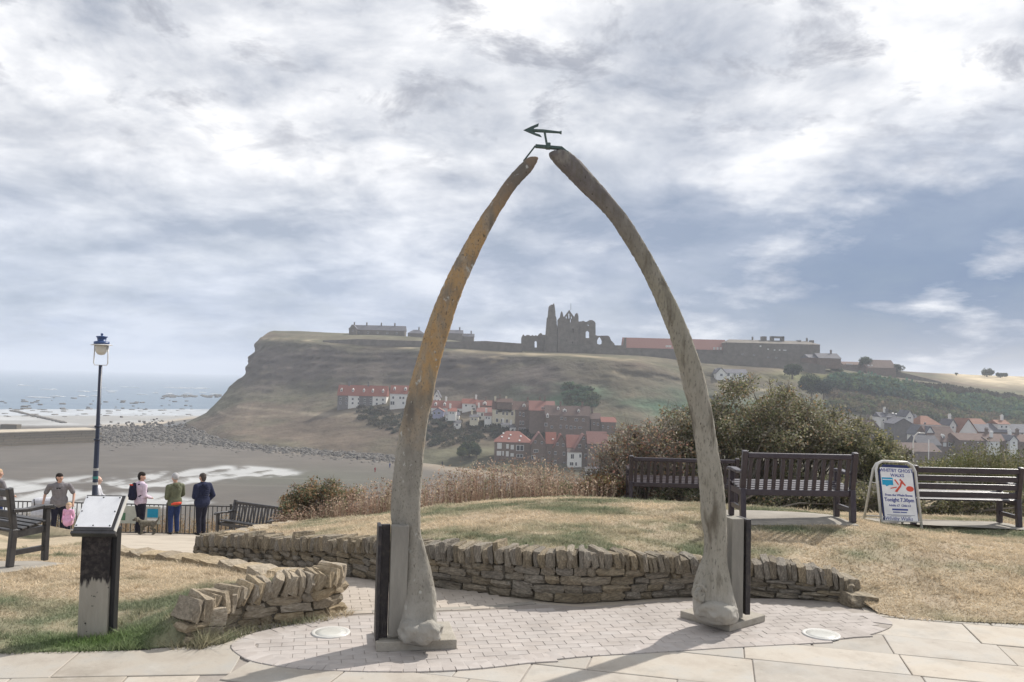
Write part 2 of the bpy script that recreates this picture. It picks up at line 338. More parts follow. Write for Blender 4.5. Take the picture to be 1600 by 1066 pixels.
# wall line of the mound: px, base py, height
WL = [(305,882,.44),(370,886,.44),(440,892.5,.44),(524,897.5,.44),(600,905,.45),(670,915,.46),(730,924,.48),(783,931,.50),(850,939,.52),(909,943,.54),(962,940,.52),(1010,936,.46),(1056,932,.42),(1110,930,.39),(1172,930.5,.37),(1215,934,.37),(1250,937,.36),(1295,940,.33),(1330,943,.22)]
WDEP = {305:13.1, 370:12.2, 440:11.5, 524:10.6, 600:9.95}
wall_line = []
for px, py, h in WL:
    p = at(px, py, WDEP[px]) if px in WDEP else gz(px, py, 0)
    wall_line.append((p.x, p.y, p.z, h))
# the mound
mctl = [(a, b+.30, c+h-.05) for a, b, c, h in wall_line]
mctl += [(*at(px, py, Y),) for px, py, Y in ((405,829,14.6),(470,815,15.2),(450,828,14.3),(560,810,14.2),(660,795,14.4),(730,788,14.7),(796,782,15.0),(900,780,15.3),(950,783,15.4),(990,790,15.5),(1150,794,15.5),
  (1160,815,11.4),(1325,818,11.3),(1240,816,11.35),(1400,822,12.5),(1432,824,12.9),(1585,825,12.9),(1700,828,13.0))]
mctl += [(3.9,8.85,.008),(4.6,8.72,.008),(5.4,8.6,.008),(6.5,8.5,.008),(9.5,10.5,.16),(12,9,.1),(12,13,.2),(1.5,17.5,-.35),(-2,17,-.6),(5,17.5,-.3),(9,17,-.2),(14,17,-.3)]
zmound = tps(mctl)
mound_poly = [(a, b+.12) for a, b, c, h in wall_line]
e0 = gz(1372, 956, 0.02); e1 = gz(1410, 966, 0); e2 = gz(1600, 976, 0); e3 = gz(1750, 985, 0)
mound_poly += [(e0.x, e0.y), (e1.x, e1.y), (gz(1500,972).x, gz(1500,972).y), (e2.x, e2.y), (e3.x, e3.y), (12.5, 8.2), (13.5, 17), (5, 17.3), (1, 17.0), (-2.0, 16.6), (-3.7, 15.6), (-4.3, 14.9), (-4.75, 14.0)]
# left lawn
lf = [gz(-260,1030), gz(0,1021), gz(80,1019), gz(150,1017), gz(230,1014), gz(292,1010)]
left_back = [gz(536,968,.0), at(500,893,8.7), at(455,902,9.6), at(380,890,10.4), at(300,878,11.1), at(235,872,11.6), at(178,864,12.3)]
lctl = [(p.x, p.y, .004) for p in lf] + [(gz(145,1001).x, gz(145,1001).y, 0.0)]
lctl += [tuple(at(px, py, Y)) for px, py, Y in ((455,905,9.5),(380,893,10.3),(300,880,11.0),(235,873,11.5),(178,866,12.2),(110,838,17.5),(20,845,17.2),(20,888,9.9),(72,882,10.2),(100,885,10.6),(400,915,8.6),(460,905,8.9),(330,950,7.75),(300,975,7.4),(250,960,7.9))]
lctl += [(-8,7.1,0),(-9,10,-.05),(-12,17,-.6)]
zleft = tps(lctl)
LW = [(300,1008,.36),(330,1000,.36),(372,985,.38),(420,976,.41),(470,972,.44),(512,966,.46),(534,957,.47)]     # left low wall
lwall = []
for px, py, h in LW: p = gz(px, py); lwall.append((p.x, p.y, 0.0, h))
LWALL_ = lwall
left_poly = [(p.x, p.y) for p in lf] + [(a-.12, b+.10) for a, b, c, h in lwall] + [(p.x, p.y) for p in left_back[1:]] + [(-7.2,14.2),(-8.6,17.6),(-14,17.8),(-14,7.2)]
# ------------------------------------------------------------------ grass colours
GREEN, STRAW = np.array([.185,.205,.13]), np.array([.51,.43,.315])
gp = [(gz(150,1000,0),.9,.7,1.3),(gz(60,985,0),1.6,.8,.7),(gz(240,950,.05),1.5,.7,.7),(gz(380,920,.1),.7,.5,.5),(at(720,845,10.3),2.2,.55,.9),(at(760,800,13),1.2,.8,.7),(at(950,860,9.8),1.8,.45,.8),(at(1010,800,13.2),1.5,.5,.4),
      (at(1240,828,11.0),2.4,.22,1.0),(at(1500,836,12.2),2.4,.3,1.0),(at(1230,865,10.2),1.1,.28,.55),(at(1240,800,13.5),3,1.0,.6),(at(1480,890,10.2),.9,.25,.35),(at(1340,915,9.3),.7,.25,.3)]
ga = [(at(200,900,10),2.6,.8,.7),(at(60,905,9.2),2.0,.5,.7),(at(1500,930,9.2),3.0,.7,.6),(at(600,822,12.5),2.5,.7,.4),(gz(270,985,.05),.5,.5,.7)]
def greenness(x, y):
    g = (fbm(x*.9+5, y*1.5+3, 4)-.53)*3.2 + .22
    for p, sx, sy, k in gp: g = g + k*np.exp(-((x-p.x)/sx)**2-((y-p.y)/sy)**2)
    for p, sx, sy, k in ga: g = g - k*np.exp(-((x-p.x)/sx)**2-((y-p.y)/sy)**2)
    return np.clip(g+(fbm(x*7, y*7, 2)-.5)*.5, 0, 1)
def lawncol(x, y):
    g = greenness(x, y)[:, None]; v = (.8+.4*fbm(x*4+9, y*4, 3))[:, None]
    vivid = np.zeros_like(g); p = gz(150, 1004)
    vivid[:, 0] = np.exp(-((x-p.x)/.55)**2-((y-p.y+.05)/.22)**2)
    bare = np.clip((fbm(x*2.1+11, y*2.6+7, 4)-.56)*6, 0, 1)[:, None]; c = STRAW*(1-g)+GREEN*g; c = c*(1-.55*bare)+np.array([.46,.37,.27])*.55*bare; return (c*(1-vivid)+np.array([.125,.19,.065])*vivid)*v
tag(sheet('lawn_mound', mound_poly, zmound, m_lawn, .14, colf=lambda x, y: lawncol(x, y)*.85), 'dry grassy mound behind the curved stone wall')
tag(sheet('lawn_verge', left_poly, zleft, m_lawn, .14, colf=lambda x, y: lawncol(x, y)*.85), 'patchy lawn around the information lectern')
def blades(name, poly, zf, dens, lab, ymax=99, hmul=1.0, seed=1):
    rg = np.random.default_rng(seed); xs = [p[0] for p in poly]; ys = [p[1] for p in poly]
    x0, x1, y0, y1 = max(min(xs), -8), min(max(xs), 10.5), min(ys), min(max(ys), ymax)
    n = int((x1-x0)*(y1-y0)*dens); x = rg.uniform(x0, x1, n); y = rg.uniform(y0, y1, n)
    k = inside(poly, x, y) & ~np.any([inside(q, x, y) for q in PADS], 0) & (rg.random(n) < np.clip((9.0/y)**1.3, .25, 1)*np.clip(1.25-2.2*np.clip(fbm(x*2.1+11, y*2.6+7, 4)-.56, 0, 1)*4, .35, 1)); x, y = x[k], y[k]; n = len(x)
    g = greenness(x, y); h = (.014+.020*rg.random(n))*(.8+.7*fbm(x*2.3, y*2.3, 2))*hmul; z = zf(x, y)-.004
    p = gz(150, 1004); tuft = np.clip((fbm(x*5+40, y*5, 2)-.66)*6, 0, 1); h = h*(1+1.3*tuft); h = h*(1+1.2*np.exp(-((x-p.x)/.5)**2-((y-p.y)/.2)**2))
    az = rg.uniform(0, 2*PI, n); w = (.0035+.003*rg.random(n))*np.clip(y/8, 1, 2); ln = rg.normal(0, .55, (n, 2))*h[:, None]
    lay = (rg.random(n) > g*.9) ; ln[lay] *= 2.0
    co = np.empty((n, 3, 3)); dx, dy = np.cos(az)*w, np.sin(az)*w
    co[:, 0] = np.c_[x-dx, y-dy, z]; co[:, 1] = np.c_[x+dx, y+dy, z]; co[:, 2] = np.c_[x+ln[:, 0], y+ln[:, 1], z+h]
    c = lawncol(x, y)*rg.uniform(.85, 1.4, n)[:, None]; c = np.repeat(c[:, None], 3, 1); c[:, 2] *= 1.15
    npmesh(name, co.reshape(-1, 3), np.arange(3*n).reshape(-1, 3), m_blade, c.reshape(-1, 3), 'stuff', lab)
padL = [at(-160,872,9.0), at(20,896,9.55), at(95,890,10.1), at(122,884,10.6), at(60,868,11.2), at(-60,868,10.9)]
PADS = [[(p.x, p.y) for p in padL], [(3.0,11.15),(4.7,11.2),(4.7,12.3),(3.0,12.25)], [(5.7,12.75),(8.0,12.6),(8.0,13.7),(5.7,13.7)], [(1.9,15.15),(4.6,15.1),(4.6,16.2),(1.9,16.2)]]
blades('grass', mound_poly, zmound, 4600, 'short straw coloured and green grass on the mound', 16.5, 1.0, 1)
blades('grass', left_poly, zleft, 4600, 'short patchy grass round the lectern', 16.5, 1.0, 2)

wb = [(a+.02, b_-.02) for a, b_, c, h in LWALL_]; wf = [(a+.10+.07*math.sin(a*7), b_-.10-.05*math.cos(a*9)) for a, b_, c, h in LWALL_]
blades('grass_tufts', wb+wf[::-1], lambda x, y: x*0+.0, 5200, 'straggly grass at the foot of the short stone wall', 99, 2.6, 5)
edge_r = [(e0.x-.02,e0.y), (e1.x,e1.y), (e2.x,e2.y), (e3.x,e3.y)]
blades('grass_tufts', [(a_, b_+.03) for a_, b_ in edge_r]+[(a_, b_-.05-.03*math.sin(a_*9)) for a_, b_ in edge_r[::-1]], lambda x, y: x*0+.002, 2600, 'dry grass straggling over the edge of the paving', 99, 1.5, 7)
edge_l = [(p.x, p.y) for p in lf]
blades('grass_tufts', [(a_, b_+.03) for a_, b_ in edge_l]+[(a_, b_-.045-.02*math.sin(a_*9)) for a_, b_ in edge_l[::-1]], lambda x, y: x*0+.002, 3400, 'green grass straggling over the paving below the lectern', 99, 1.4, 8)
q0 = gz(268,1013); q1 = gz(322,1013); blades('grass_tufts', [(q0.x,q0.y-.05),(q1.x,q1.y-.05),(q1.x,q1.y+.10),(q0.x,q0.y+.12)], lambda x, y: x*0+.0, 5200, 'green tuft at the end of the short stone wall', 99, 2.4, 6)
# ------------------------------------------------------------------ paving
base_poly = [(-16,1.0),(16,1.0),(16,9.6),(4,10.4),(-1,10.2),(-3,12),(-16,12)]
near_earth = tps([(-16,0,-.05),(16,0,-.05),(-16,9,-.05),(16,9,-.05),(0,9,-.05),(0,4,-.05),(-6,9.3,-.06),(6,9,-.05),(0,13,-.75),(-5,13,-.85),(-10,17,-1.5),(-5,17,-1.6),(0,17,-1.6),(8,17,-.32),(14,17,-.3),(3,19.8,-.45),(8,20,-.36),(14,20,-.3),(8,22.5,-.75),(14,22.5,-.7),(3,22.5,-.9),(-5,25,-2.8),(-14,25,-2.8),(5,24,-2.4),(14,24,-2.0),(-14,29,-5),(0,29,-6),(14,29,-5),
   (-30,5,-1),(30,5,-.5),(-30,30,-5),(34,30,-6),(0,-10,0),(20,-10,0),(-20,-10,0),(0,60,-27),(-40,60,-27),(40,60,-27),(60,40,-15),(-60,40,-15),(0,85,-36.5),(60,85,-36.5),(-60,85,-36.5),(-90,30,-20),(90,30,-20),(90,85,-36.5),(-90,85,-36.5)])
tag(sheet('hillside', [(-95,-12),(95,-12),(95,88),(-95,88)], lambda x, y: np.where((y < 9) & (y > -6) & (np.abs(x) < 22), np.minimum(near_earth(x, y), -.12), near_earth(x, y))-.03, m_soil, 1.1), 'dry earth slope below the cliff top')
patharea = [(-4.6,9.0),(-1.5,7.2),(5.6,7.4),(5.4,9.4),(-.9,10.0),(-3.6,12.6),(-5.2,14.6),(-6.0,17.5),(-3.0,22),(-2.6,26),(-17,26),(-17,18.2),(-9.5,17.6),(-7.2,14.0),(-5.6,12.4),(-4.2,11.0)]
tag(sheet('footpath', patharea, lambda x, y: zpath(x, y)-.012, m_path, .4), 'pale path leading down to the railing')
tag(sheet('pavement', [(-9,2.2),(9,2.2),(9,8.75),(5.2,9.1),(3.6,9.5),(2.2,9.4),(1.5,8.2),(-3.6,8.0),(-3.7,7.3),(-9,7.25)], lambda x, y: x*0-.009, m_joint, 1.0), 'sandy flagstone paving in the foreground')
paving = bpy.data.objects['pavement']
def slabmesh(name, w, d, h, seed, bev=.006, wob=.004):
    rg = random.Random(seed); mb = MB(); b = bev; x, y = w/2, d/2
    j = lambda: rg.uniform(-wob, wob)
    lo = [(-x, -y), (x, -y), (x, y), (-x, y)]; lo = [(a+j(), c+j()) for a, c in lo]
    up = [(a-math.copysign(b, a), c-math.copysign(b, c)) for a, c in lo]
    vs = [(a, c, -h) for a, c in lo] + [(a, c, -b*.6) for a, c in lo] + [(a, c, 0) for a, c in up]
    fs = [(8,9,10,11)] + [(i+o, (i+1) % 4+o, (i+1) % 4+o+4, i+o+4) for o in (0, 4) for i in range(4)]
    mb.add(vs, fs); return mb.mesh(name)
OV = [(362,1010),(376,1026),(405,1037),(470,1046),(560,1050),(660,1050.5),(760,1044.5),(900,1028),(994,1022),(1100,1015.5),(1244,1005),(1340,996),(1380,986),(1394,977),(1384,968),(1345,954),(1250,942),(1172,936),(1056,938),(962,946),(909,949),(850,945),(783,948.5),(680,954.5),(584,957.5),(540,958),(500,968),(440,981),(392,993)]
oval = [(gz(*p).x, gz(*p).y) for p in OV]
oval_s = [(v.x, v.y) for v in smooth_loop([Vector((*p, 0)) for p in oval], 4)]
# flagstones
flagm = {}
def lay_flags(poly_test, org, ang, rows, u0, u1, seed):
    rg = random.Random(seed); ca, sa = math.cos(ang), math.sin(ang); v = 0; k = 0
    for rdepth in rows:
        u = u0-rg.uniform(0, .6)
        while u < u1:
            w = rg.choice((.55,.7,.85,1.0,1.2,1.35)); cu, cv = u+w/2, v+rdepth/2
            x, y = org[0]+cu*ca-cv*sa, org[1]+cu*sa+cv*ca
            if poly_test(x, y, w, rdepth, ca, sa):
                key = (w, rdepth, k % 3)
                if key not in flagm: flagm[key] = slabmesh('flagstone', w-.012, rdepth-.012, .05, k)
                o = link('flagstone', flagm[key], m_flag, paving); o.location = (x, y, rg.uniform(-.003, .003)); o.rotation_euler = (0, 0, ang)
            u += w; k += 1
        v += rdepth
def clear_of(x, y, w, d, ca, sa, test):
    n = 0; t = 0
    for a in (-.5,-.25,0,.25,.5):
        for b in (-.5,-.25,0,.25,.5):
            t += 1; n += bool(test(x+a*w*ca-b*d*sa, y+a*w*sa+b*d*ca))
    return n/t
def inov(x, y): return bool(inside(oval_s, np.array([x]), np.array([y]))[0])
def inlawn(x, y): return bool(inside(mound_poly, np.array([x]), np.array([y]))[0]) or bool(inside(left_poly, np.array([x]), np.array([y]))[0])
def okflag(x, y, w, d, ca, sa):
    if y < 5.2 or abs(x) > y*.72+.8: return False
    if not (x > -1.9+ (7.0-y)*.25): return False
    return clear_of(x, y, w, d, ca, sa, inov) < .97 and clear_of(x, y, w, d, ca, sa, inlawn) < .8 and y < 9.0
def okflag2(x, y, w, d, ca, sa):
    if y < 5.2 or x < -6.2: return False
    if x > -1.9+(7.0-y)*.25: return False
    return clear_of(x, y, w, d, ca, sa, inov) < .97 and clear_of(x, y, w, d, ca, sa, inlawn) < .8 and y < 7.7
lay_flags(okflag, (-1.5, 6.4), R(-14), [.62,.5,.7,.55,.6,.68,.52,.66,.6,.6], -2.5, 9, 3)
lay_flags(okflag2, (-7, 5.6), R(7), [.5,.62,.55,.6,.52,.6,.6], -1, 7, 4)
# the paved oval: one sheet of mortar, every paver a brick
tag(sheet('brick_oval', oval_s, lambda x, y: x*0+.004, m_joint, .5), 'pinkish brick paving laid in an oval under the arch')
ovo = bpy.data.objects['brick_oval']
pav = [slabmesh('brick', .1955, .1012, .012, 50+i, .003, .0012) for i in range(4)]
A0 = R(13); ca, sa = math.cos(A0), math.sin(A0); cx, cy = .6, 7.9; cand = []
inner = [(cx+(x-cx)*.955, cy-.05+(y-cy)*.90) for x, y in oval_s]
for r_ in range(-40, 40):
    for q in range(-40, 40):
        u, v = q*.2+(r_ % 2)*.1, r_*.105; x, y = cx+u*ca-v*sa, cy+u*sa+v*ca
        if -4 < x < 5.5 and 6.2 < y < 9.6: cand.append((x, y, A0))
xs = np.array([c[0] for c in cand]); ys = np.array([c[1] for c in cand]); keep = inside(inner, xs, ys)
cand = [c for c, k in zip(cand, keep) if k]
# soldier course round the front and the ends
loopP = [Vector((*p, 0)) for p in oval_s]; acc = 0
for i in range(len(loopP)):
    a, b = loopP[i], loopP[(i+1) % len(loopP)]; d = b-a; l = d.length; mid = (a+b)/2
    if mid.y > 8.35 and mid.x < 3.9: continue
    t = .0
    while acc < l:
        p = a+d*(acc/l); nrm = Vector((-d.y, d.x, 0)).normalized(); nrm = nrm if (Vector((cx, cy, 0))-p).dot(nrm) > 0 else -nrm
        p = p+nrm*.095; cand.append((p.x, p.y, math.atan2(nrm.y, nrm.x))); acc += .108
    acc -= l
cand.sort(key=lambda c: c[1]+abs(c[0]-.6)*.12)
for i, (x, y, a) in enumerate(cand[:300]):
    o = link('brick', pav[i % 4], m_brick, ovo); o.location = (x, y, .010+random.uniform(-.0012, .0012)); o.rotation_euler = (random.uniform(-.005, .005), random.uniform(-.005, .005), a+random.uniform(-.01, .01))
def joined_pavers(name, lst, material, parent=None, z=.010, zf=None):
    mb = MB()
    for i, (x, y, a) in enumerate(lst):
        zz_ = z+random.uniform(-.0012, .0012)+(float(zf(x, y)) if zf else 0); M = Matrix.Translation((x, y, zz_)) @ Matrix.Rotation(a, 4, 'Z')
        me = pav[i % 4]; mb.add([M @ v.co for v in me.vertices], [tuple(p.vertices) for p in me.polygons])
    return tag(mb.build(name, material, parent), None, None, None, 'stuff')
joined_pavers('far_bricks', cand[300:], m_brick, ovo)
# buff pavers between the two walls and the pale kerb strip
strip = [gz(520,957), gz(584,957), gz(680,954), gz(783,948), gz(835,943)]
mb = MB()
for a, b in zip(strip, strip[1:]): mb.bar((a.x, a.y, -.01), (b.x, b.y, -.01), .09, .045)
tag(mb.build('kerb_strip', m_conc), 'pale strip edging the brick oval', None, None, 'structure')
lst = []
for r_ in range(0, 60):
    for q in range(-40, 20):
        u, v = q*.2+(r_ % 2)*.1, r_*.105; x, y = -1.0+u*ca-v*sa, 8.35+u*sa+v*ca
        lst.append((x, y, A0))
xs = np.array([c[0] for c in lst]); ys = np.array([c[1] for c in lst])
zone = [(-1.75,8.36),(-.8,8.56),(0.0,8.8),(.15,8.95),(-.1,9.25),(-.5,9.5),(-1.5,10.1),(-2.6,11.2),(-3.4,12.1),(-5.2,12.6),(-5.0,12.0),(-3.4,10.8),(-2.6,10.0),(-1.95,9.0)]
k = inside(zone, xs, ys); lst = [c for c, q in zip(lst, k) if q]
joined_pavers('path_pavers', lst, m_pathbrick, bpy.data.objects['footpath'], .012, lambda x, y: zpath(np.array(x), np.array(y)))
# concrete pads under the benches
def pad(pts, zf, label, dz=.014):
    tag(sheet('concrete_pad', pts, lambda x, y: zf(x, y)+dz, m_conc, .3), label)
pad([(p.x, p.y) for p in padL], zleft, 'pale concrete pad under the dark bench by the lectern')
pad([(3.0,11.15),(4.7,11.2),(4.7,12.3),(3.0,12.25)], zmound, 'concrete pad under the middle bench')
pad([(5.7,12.75),(8.0,12.6),(8.0,13.7),(5.7,13.7)], zmound, 'concrete pad under the bench with four rails')
pad([(1.9,15.15),(4.6,15.1),(4.6,16.2),(1.9,16.2)], zmound, 'concrete pad under the farthest mound bench')

# ------------------------------------------------------------------ dry stone walls
def stone_mesh(seed, nb=2, jit=.10, rnd_=.16):
    rg = random.Random(seed); b = bmesh.new(); bmesh.ops.create_cube(b, size=1)
    bmesh.ops.subdivide_edges(b, edges=b.edges[:], cuts=1, use_grid_fill=True)
    for v in b.verts:
        c = v.co; k = sum(abs(a) > .4 for a in c)
        f = 1-(rnd_*rg.uniform(.5, 1.2) if k == 3 else rnd_*.45*rg.uniform(.3, 1.2) if k == 2 else 0)
        v.co = Vector((c.x*f+rg.uniform(-jit, jit)*.6, c.y*f+rg.uniform(-jit, jit)*.7, c.z*f+rg.uniform(-jit, jit)*.55))
    me = bpy.data.meshes.new('stone'); b.to_mesh(me); b.free(); return me
STN = [stone_mesh(200+i) for i in range(16)]
COP = [stone_mesh(300+i, jit=.085, rnd_=.13) for i in range(14)]
for me in STN+COP: me.materials.append(m_stone)
def put(name, me, loc, rot, scl, parent):
    o = link(name, me, None, parent); o.location = loc; o.rotation_euler = rot; o.scale = scl; return o
TAN = []
for lst_ in (STN, COP):
    TAN.append([me.copy() for me in lst_])
    for me in TAN[-1]: me.materials.clear(); me.materials.append(m_tan)
def stone_wall(root, line, depth, cop_h, cop_t, seed, lean=.12, course=.12, both=False, cop_d=None, sm=None):
    STN_, COP_ = sm or (STN, COP)
    rg = random.Random(seed); P = [Vector(p[:3]) for p in line]; Hh = [p[3] for p in line]
    cum = [0]
    for a, b in zip(P, P[1:]): cum.append(cum[-1]+(b-a).length)
    def ev(s):
        s = max(0, min(cum[-1], s)); i = 0
        while i < len(P)-2 and cum[i+1] < s: i += 1
        t = (s-cum[i])/(cum[i+1]-cum[i]); p = P[i].lerp(P[i+1], t); d = (P[i+1]-P[i]).normalized()
        return p, math.atan2(d.y, d.x), Hh[i]*(1-t)+Hh[i+1]*t
    # core
    mb = MB(); n = int(cum[-1]/.25)+2; prof = []
    for i in range(n):
        p, a, h = ev(cum[-1]*i/(n-1)); nx, ny = -math.sin(a), math.cos(a); q = depth*.5
        w0, w1 = .05, depth-.04
        prof.append([p+Vector((nx*w0, ny*w0, -.1)), p+Vector((nx*w0, ny*w0, h-cop_h*.55)), p+Vector((nx*w1, ny*w1, h-cop_h*.55)), p+Vector((nx*w1, ny*w1, -.1))])
    for i in range(n-1): mb.add(prof[i]+prof[i+1], ((0,1,5,4),(1,2,6,5),(2,3,7,6),(3,0,4,7)))
    mb.add(prof[0], ((0,1,2,3),)); mb.add(prof[-1], ((3,2,1,0),))
    mb.build('wall_core', m_core, root)
    hm = max(Hh)-cop_h; nc = max(2, round(hm/course)); cnt = 0
    for c in range(nc):
        s = -rg.uniform(0, .12)
        while s < cum[-1]-.05:
            l = rg.uniform(.11, .36); p, a, h = ev(s+l/2); hh = (h-cop_h+.015)/nc
            if h > cop_h+.06:
                nx, ny = -math.sin(a), math.cos(a); dd = rg.uniform(.20, .26) if not both else depth
                off = dd/2+rg.uniform(-.018, .022)
                put('stone', rg.choice(STN_), (p.x+nx*off, p.y+ny*off, p.z+hh*(c+.5)+rg.uniform(-.008, .008)), (rg.uniform(-.06, .06), rg.uniform(-.05, .05), a+rg.uniform(-.05, .05)+(PI if rg.random() < .5 else 0)), (l*1.02, dd, hh*rg.uniform(.95, 1.10)), root); cnt += 1
            s += l
    s = 0; k = 0
    while s < cum[-1]-.02:
        t = cop_t*rg.uniform(.65, 1.5); p, a, h = ev(s+t/2); nx, ny = -math.sin(a), math.cos(a)
        hh = cop_h*rg.uniform(.85, 1.18)*(1.3 if rg.random() < .05 else 1); cd = (cop_d or depth)*rg.uniform(.85, 1.1)
        put('coping_stone', rg.choice(COP_), (p.x+nx*(cd/2-.03+rg.uniform(-.02, .02)), p.y+ny*(cd/2-.03), p.z+h-cop_h*.95+hh/2), (rg.uniform(-.06, .08), lean*rg.uniform(.2, 1.9), a+rg.uniform(-.12, .12)), (t*1.02, cd, hh), root)
        s += t; k += 1
    return cnt, k
mw = thing('stone_wall', 'long curved dry stone wall with upright coping holding the grassy mound behind the arch', 'wall')
print('mainwall', stone_wall(mw, wall_line, .34, .175, .074, 11, lean=-.09, course=.092))
p = gz(1352, 947); put('stone', STN[3], (p.x-.05, p.y+.1, .05), (0, .1, .2), (.38, .35, .14), mw)
p = gz(1325, 940); put('stone', STN[5], (p.x, p.y+.15, .16), (.1, .0, .3), (.22, .3, .2), mw)
lw = thing('stone_wall', 'short low sandstone wall with slanted coping beside the lectern lawn', 'wall')
print('leftwall', stone_wall(lw, lwall, .34, .19, .068, 12, lean=.30, course=.09, sm=TAN))
for (px, py, z, sc, rz) in ((312,1006,.06,(.27,.27,.13),.45),(313,1005,.20,(.29,.29,.16),.55)):
    p = gz(px, py); put('stone', TAN[0][7], (p.x, p.y+.18, z), (0, 0, rz), sc, lw)
# edging stones at the back of the verge, along the path
le = thing('stone_edging', 'low sandstone edging stones along the far side of the lectern lawn', 'edging')
eb = [left_back[i] for i in range(1, 7)]
for a, b in zip(eb, eb[1:]):
    l = (b-a).length; n = max(2, int(l/.3))
    for i in range(n):
        p = a.lerp(b, (i+.5)/n); ang = math.atan2(b.y-a.y, b.x-a.x)
        put('stone', random.choice(TAN[0]), (p.x, p.y, float(zleft(np.array([p.x]), np.array([p.y]))[0])-.03), (random.uniform(-.1, .1), random.uniform(-.1, .1), ang+random.uniform(-.2, .2)), (l/n*1.1, .3, .24), le)
re_ = thing('stone_edging', 'reddish edging stones at the far left end of the mound', 'edging')
for i in range(13):
    p = at(338+i*9.5, 835-i*1.6, 13.7+i*.13)
    put('stone', random.choice(TAN[0]), (p.x, p.y+.1, p.z-.10), (random.uniform(-.1, .1), random.uniform(-.1, .1), random.uniform(-.3, .6)), (.24*random.uniform(.6, 1.2), .28, .20), re_)

# ------------------------------------------------------------------ whalebone arch
arch = thing('whalebone_arch', 'tall arch of two whale jawbones with a harpoon arrow on top', 'arch', (.6, 7.85, 0))
iv = arch.matrix_world.inverted(); AO = Vector((.6, 7.85, 0))
m_boneL = mat('bone_lichen', [(.23,.215,.185), (.33,.31,.265)], scale=9, bump=.8, bscale=60, bdist=.012, stretch=(1,1,.45), rough=.9)
zmask(m_boneL, 1.75, 2.5, rampnoise(m_boneL, [(.29,.265,.215),(.34,.26,.165),(.40,.26,.125),(.34,.265,.18),(.39,.32,.235)], 5.5, (.30,.68), (1,1,.5)), 5, 1.1)
zmask(m_boneL, 3.7, 4.25, rampnoise(m_boneL, [(.15,.13,.115),(.24,.175,.12)], 6), 6, .5)
def pitcol(m, col, scale, lo, hi, st=(1,1,1)):
    t = m.node_tree; P = t.nodes['Principled BSDF']; src = P.inputs['Base Color'].links[0].from_socket; nn = t.nodes.new
    tcn = nn('ShaderNodeTexCoord'); nz = nn('ShaderNodeTexNoise'); nz.inputs['Scale'].default_value = scale; nz.inputs['Detail'].default_value = 5
    mp = nn('ShaderNodeMapping'); mp.inputs['Scale'].default_value = st; mp.inputs['Location'].default_value = (scale, 0, 0); t.links.new(tcn.outputs['Object'], mp.inputs[0]); t.links.new(mp.outputs[0], nz.inputs['Vector'])
    mr = nn('ShaderNodeMapRange'); mr.inputs[1].default_value = lo; mr.inputs[2].default_value = hi; t.links.new(nz.outputs['Fac'], mr.inputs[0])
    x = nn('ShaderNodeMix'); x.data_type = 'RGBA'; t.links.new(mr.outputs[0], x.inputs[0]); t.links.new(src, x.inputs[6]); x.inputs[7].default_value = (*col, 1); t.links.new(x.outputs[2], P.inputs['Base Color'])
pitcol(m_boneL, (.15,.135,.115), 7, .50, .72, (1,1,.3)); pitcol(m_boneL, (.44,.43,.39), 16, .62, .69, (1,1,.7)); pitcol(m_boneL, (.15,.135,.11), 70, .55, .74, (1,1,.6)); pitcol(m_boneL, (.08,.065,.05), 40, .66, .72, (1,1,.5))
m_boneR = mat('bone_grey', [(.25,.235,.195), (.35,.33,.28)], scale=7, bump=.8, bscale=55, bdist=.012, stretch=(1,1,.35), rough=.9)
zmask(m_boneR, 2.3, 3.6, rampnoise(m_boneR, [(.23,.22,.18),(.29,.27,.205),(.255,.24,.195)], 5, (.3,.7), (1,1,.5)), 4, .8)
zmask(m_boneR, 3.2, 4.2, rampnoise(m_boneR, [(.135,.122,.118),(.19,.172,.162)], 6), 5, .5)
pitcol(m_boneR, (.33,.31,.265), 8, .54, .72, (1,1,.3)); pitcol(m_boneR, (.13,.115,.09), 10, .54, .70, (1.3,1.3,.22)); pitcol(m_boneR, (.14,.13,.11), 60, .54, .72, (1,1,.3)); pitcol(m_boneR, (.07,.06,.05), 36, .67, .72, (1,1,.35))
for m in (m_boneL, m_boneR):   # chalk pale bases
    t = m.node_tree; P = t.nodes['Principled BSDF']; src = P.inputs['Base Color'].links[0].from_socket; nn = t.nodes.new
    tcn = nn('ShaderNodeTexCoord'); sp = nn('ShaderNodeSeparateXYZ'); t.links.new(tcn.outputs['Object'], sp.inputs[0])
    nz = nn('ShaderNodeTexNoise'); nz.inputs['Scale'].default_value = 6; nz.inputs['Detail'].default_value = 6; t.links.new(tcn.outputs['Object'], nz.inputs['Vector'])
    a = nn('ShaderNodeMath'); a.operation = 'MULTIPLY_ADD'; a.inputs[1].default_value = .5; t.links.new(nz.outputs['Fac'], a.inputs[0]); t.links.new(sp.outputs[2], a.inputs[2])
    mr = nn('ShaderNodeMapRange'); mr.inputs[1].default_value = .75; mr.inputs[2].default_value = .45; t.links.new(a.outputs[0], mr.inputs[0])
    x = nn('ShaderNodeMix'); x.data_type = 'RGBA'; t.links.new(mr.outputs[0], x.inputs[0]); t.links.new(src, x.inputs[6]); x.inputs[7].default_value = (.36,.345,.31, 1); t.links.new(x.outputs[2], P.inputs['Base Color'])
def interp(tab, y):
    for (y0, v0), (y1, v1) in zip(tab, tab[1:]):
        if y0 <= y <= y1: return v0+(v1-v0)*(y-y0)/(y1-y0)
    return tab[0][1] if y < tab[0][0] else tab[-1][1]
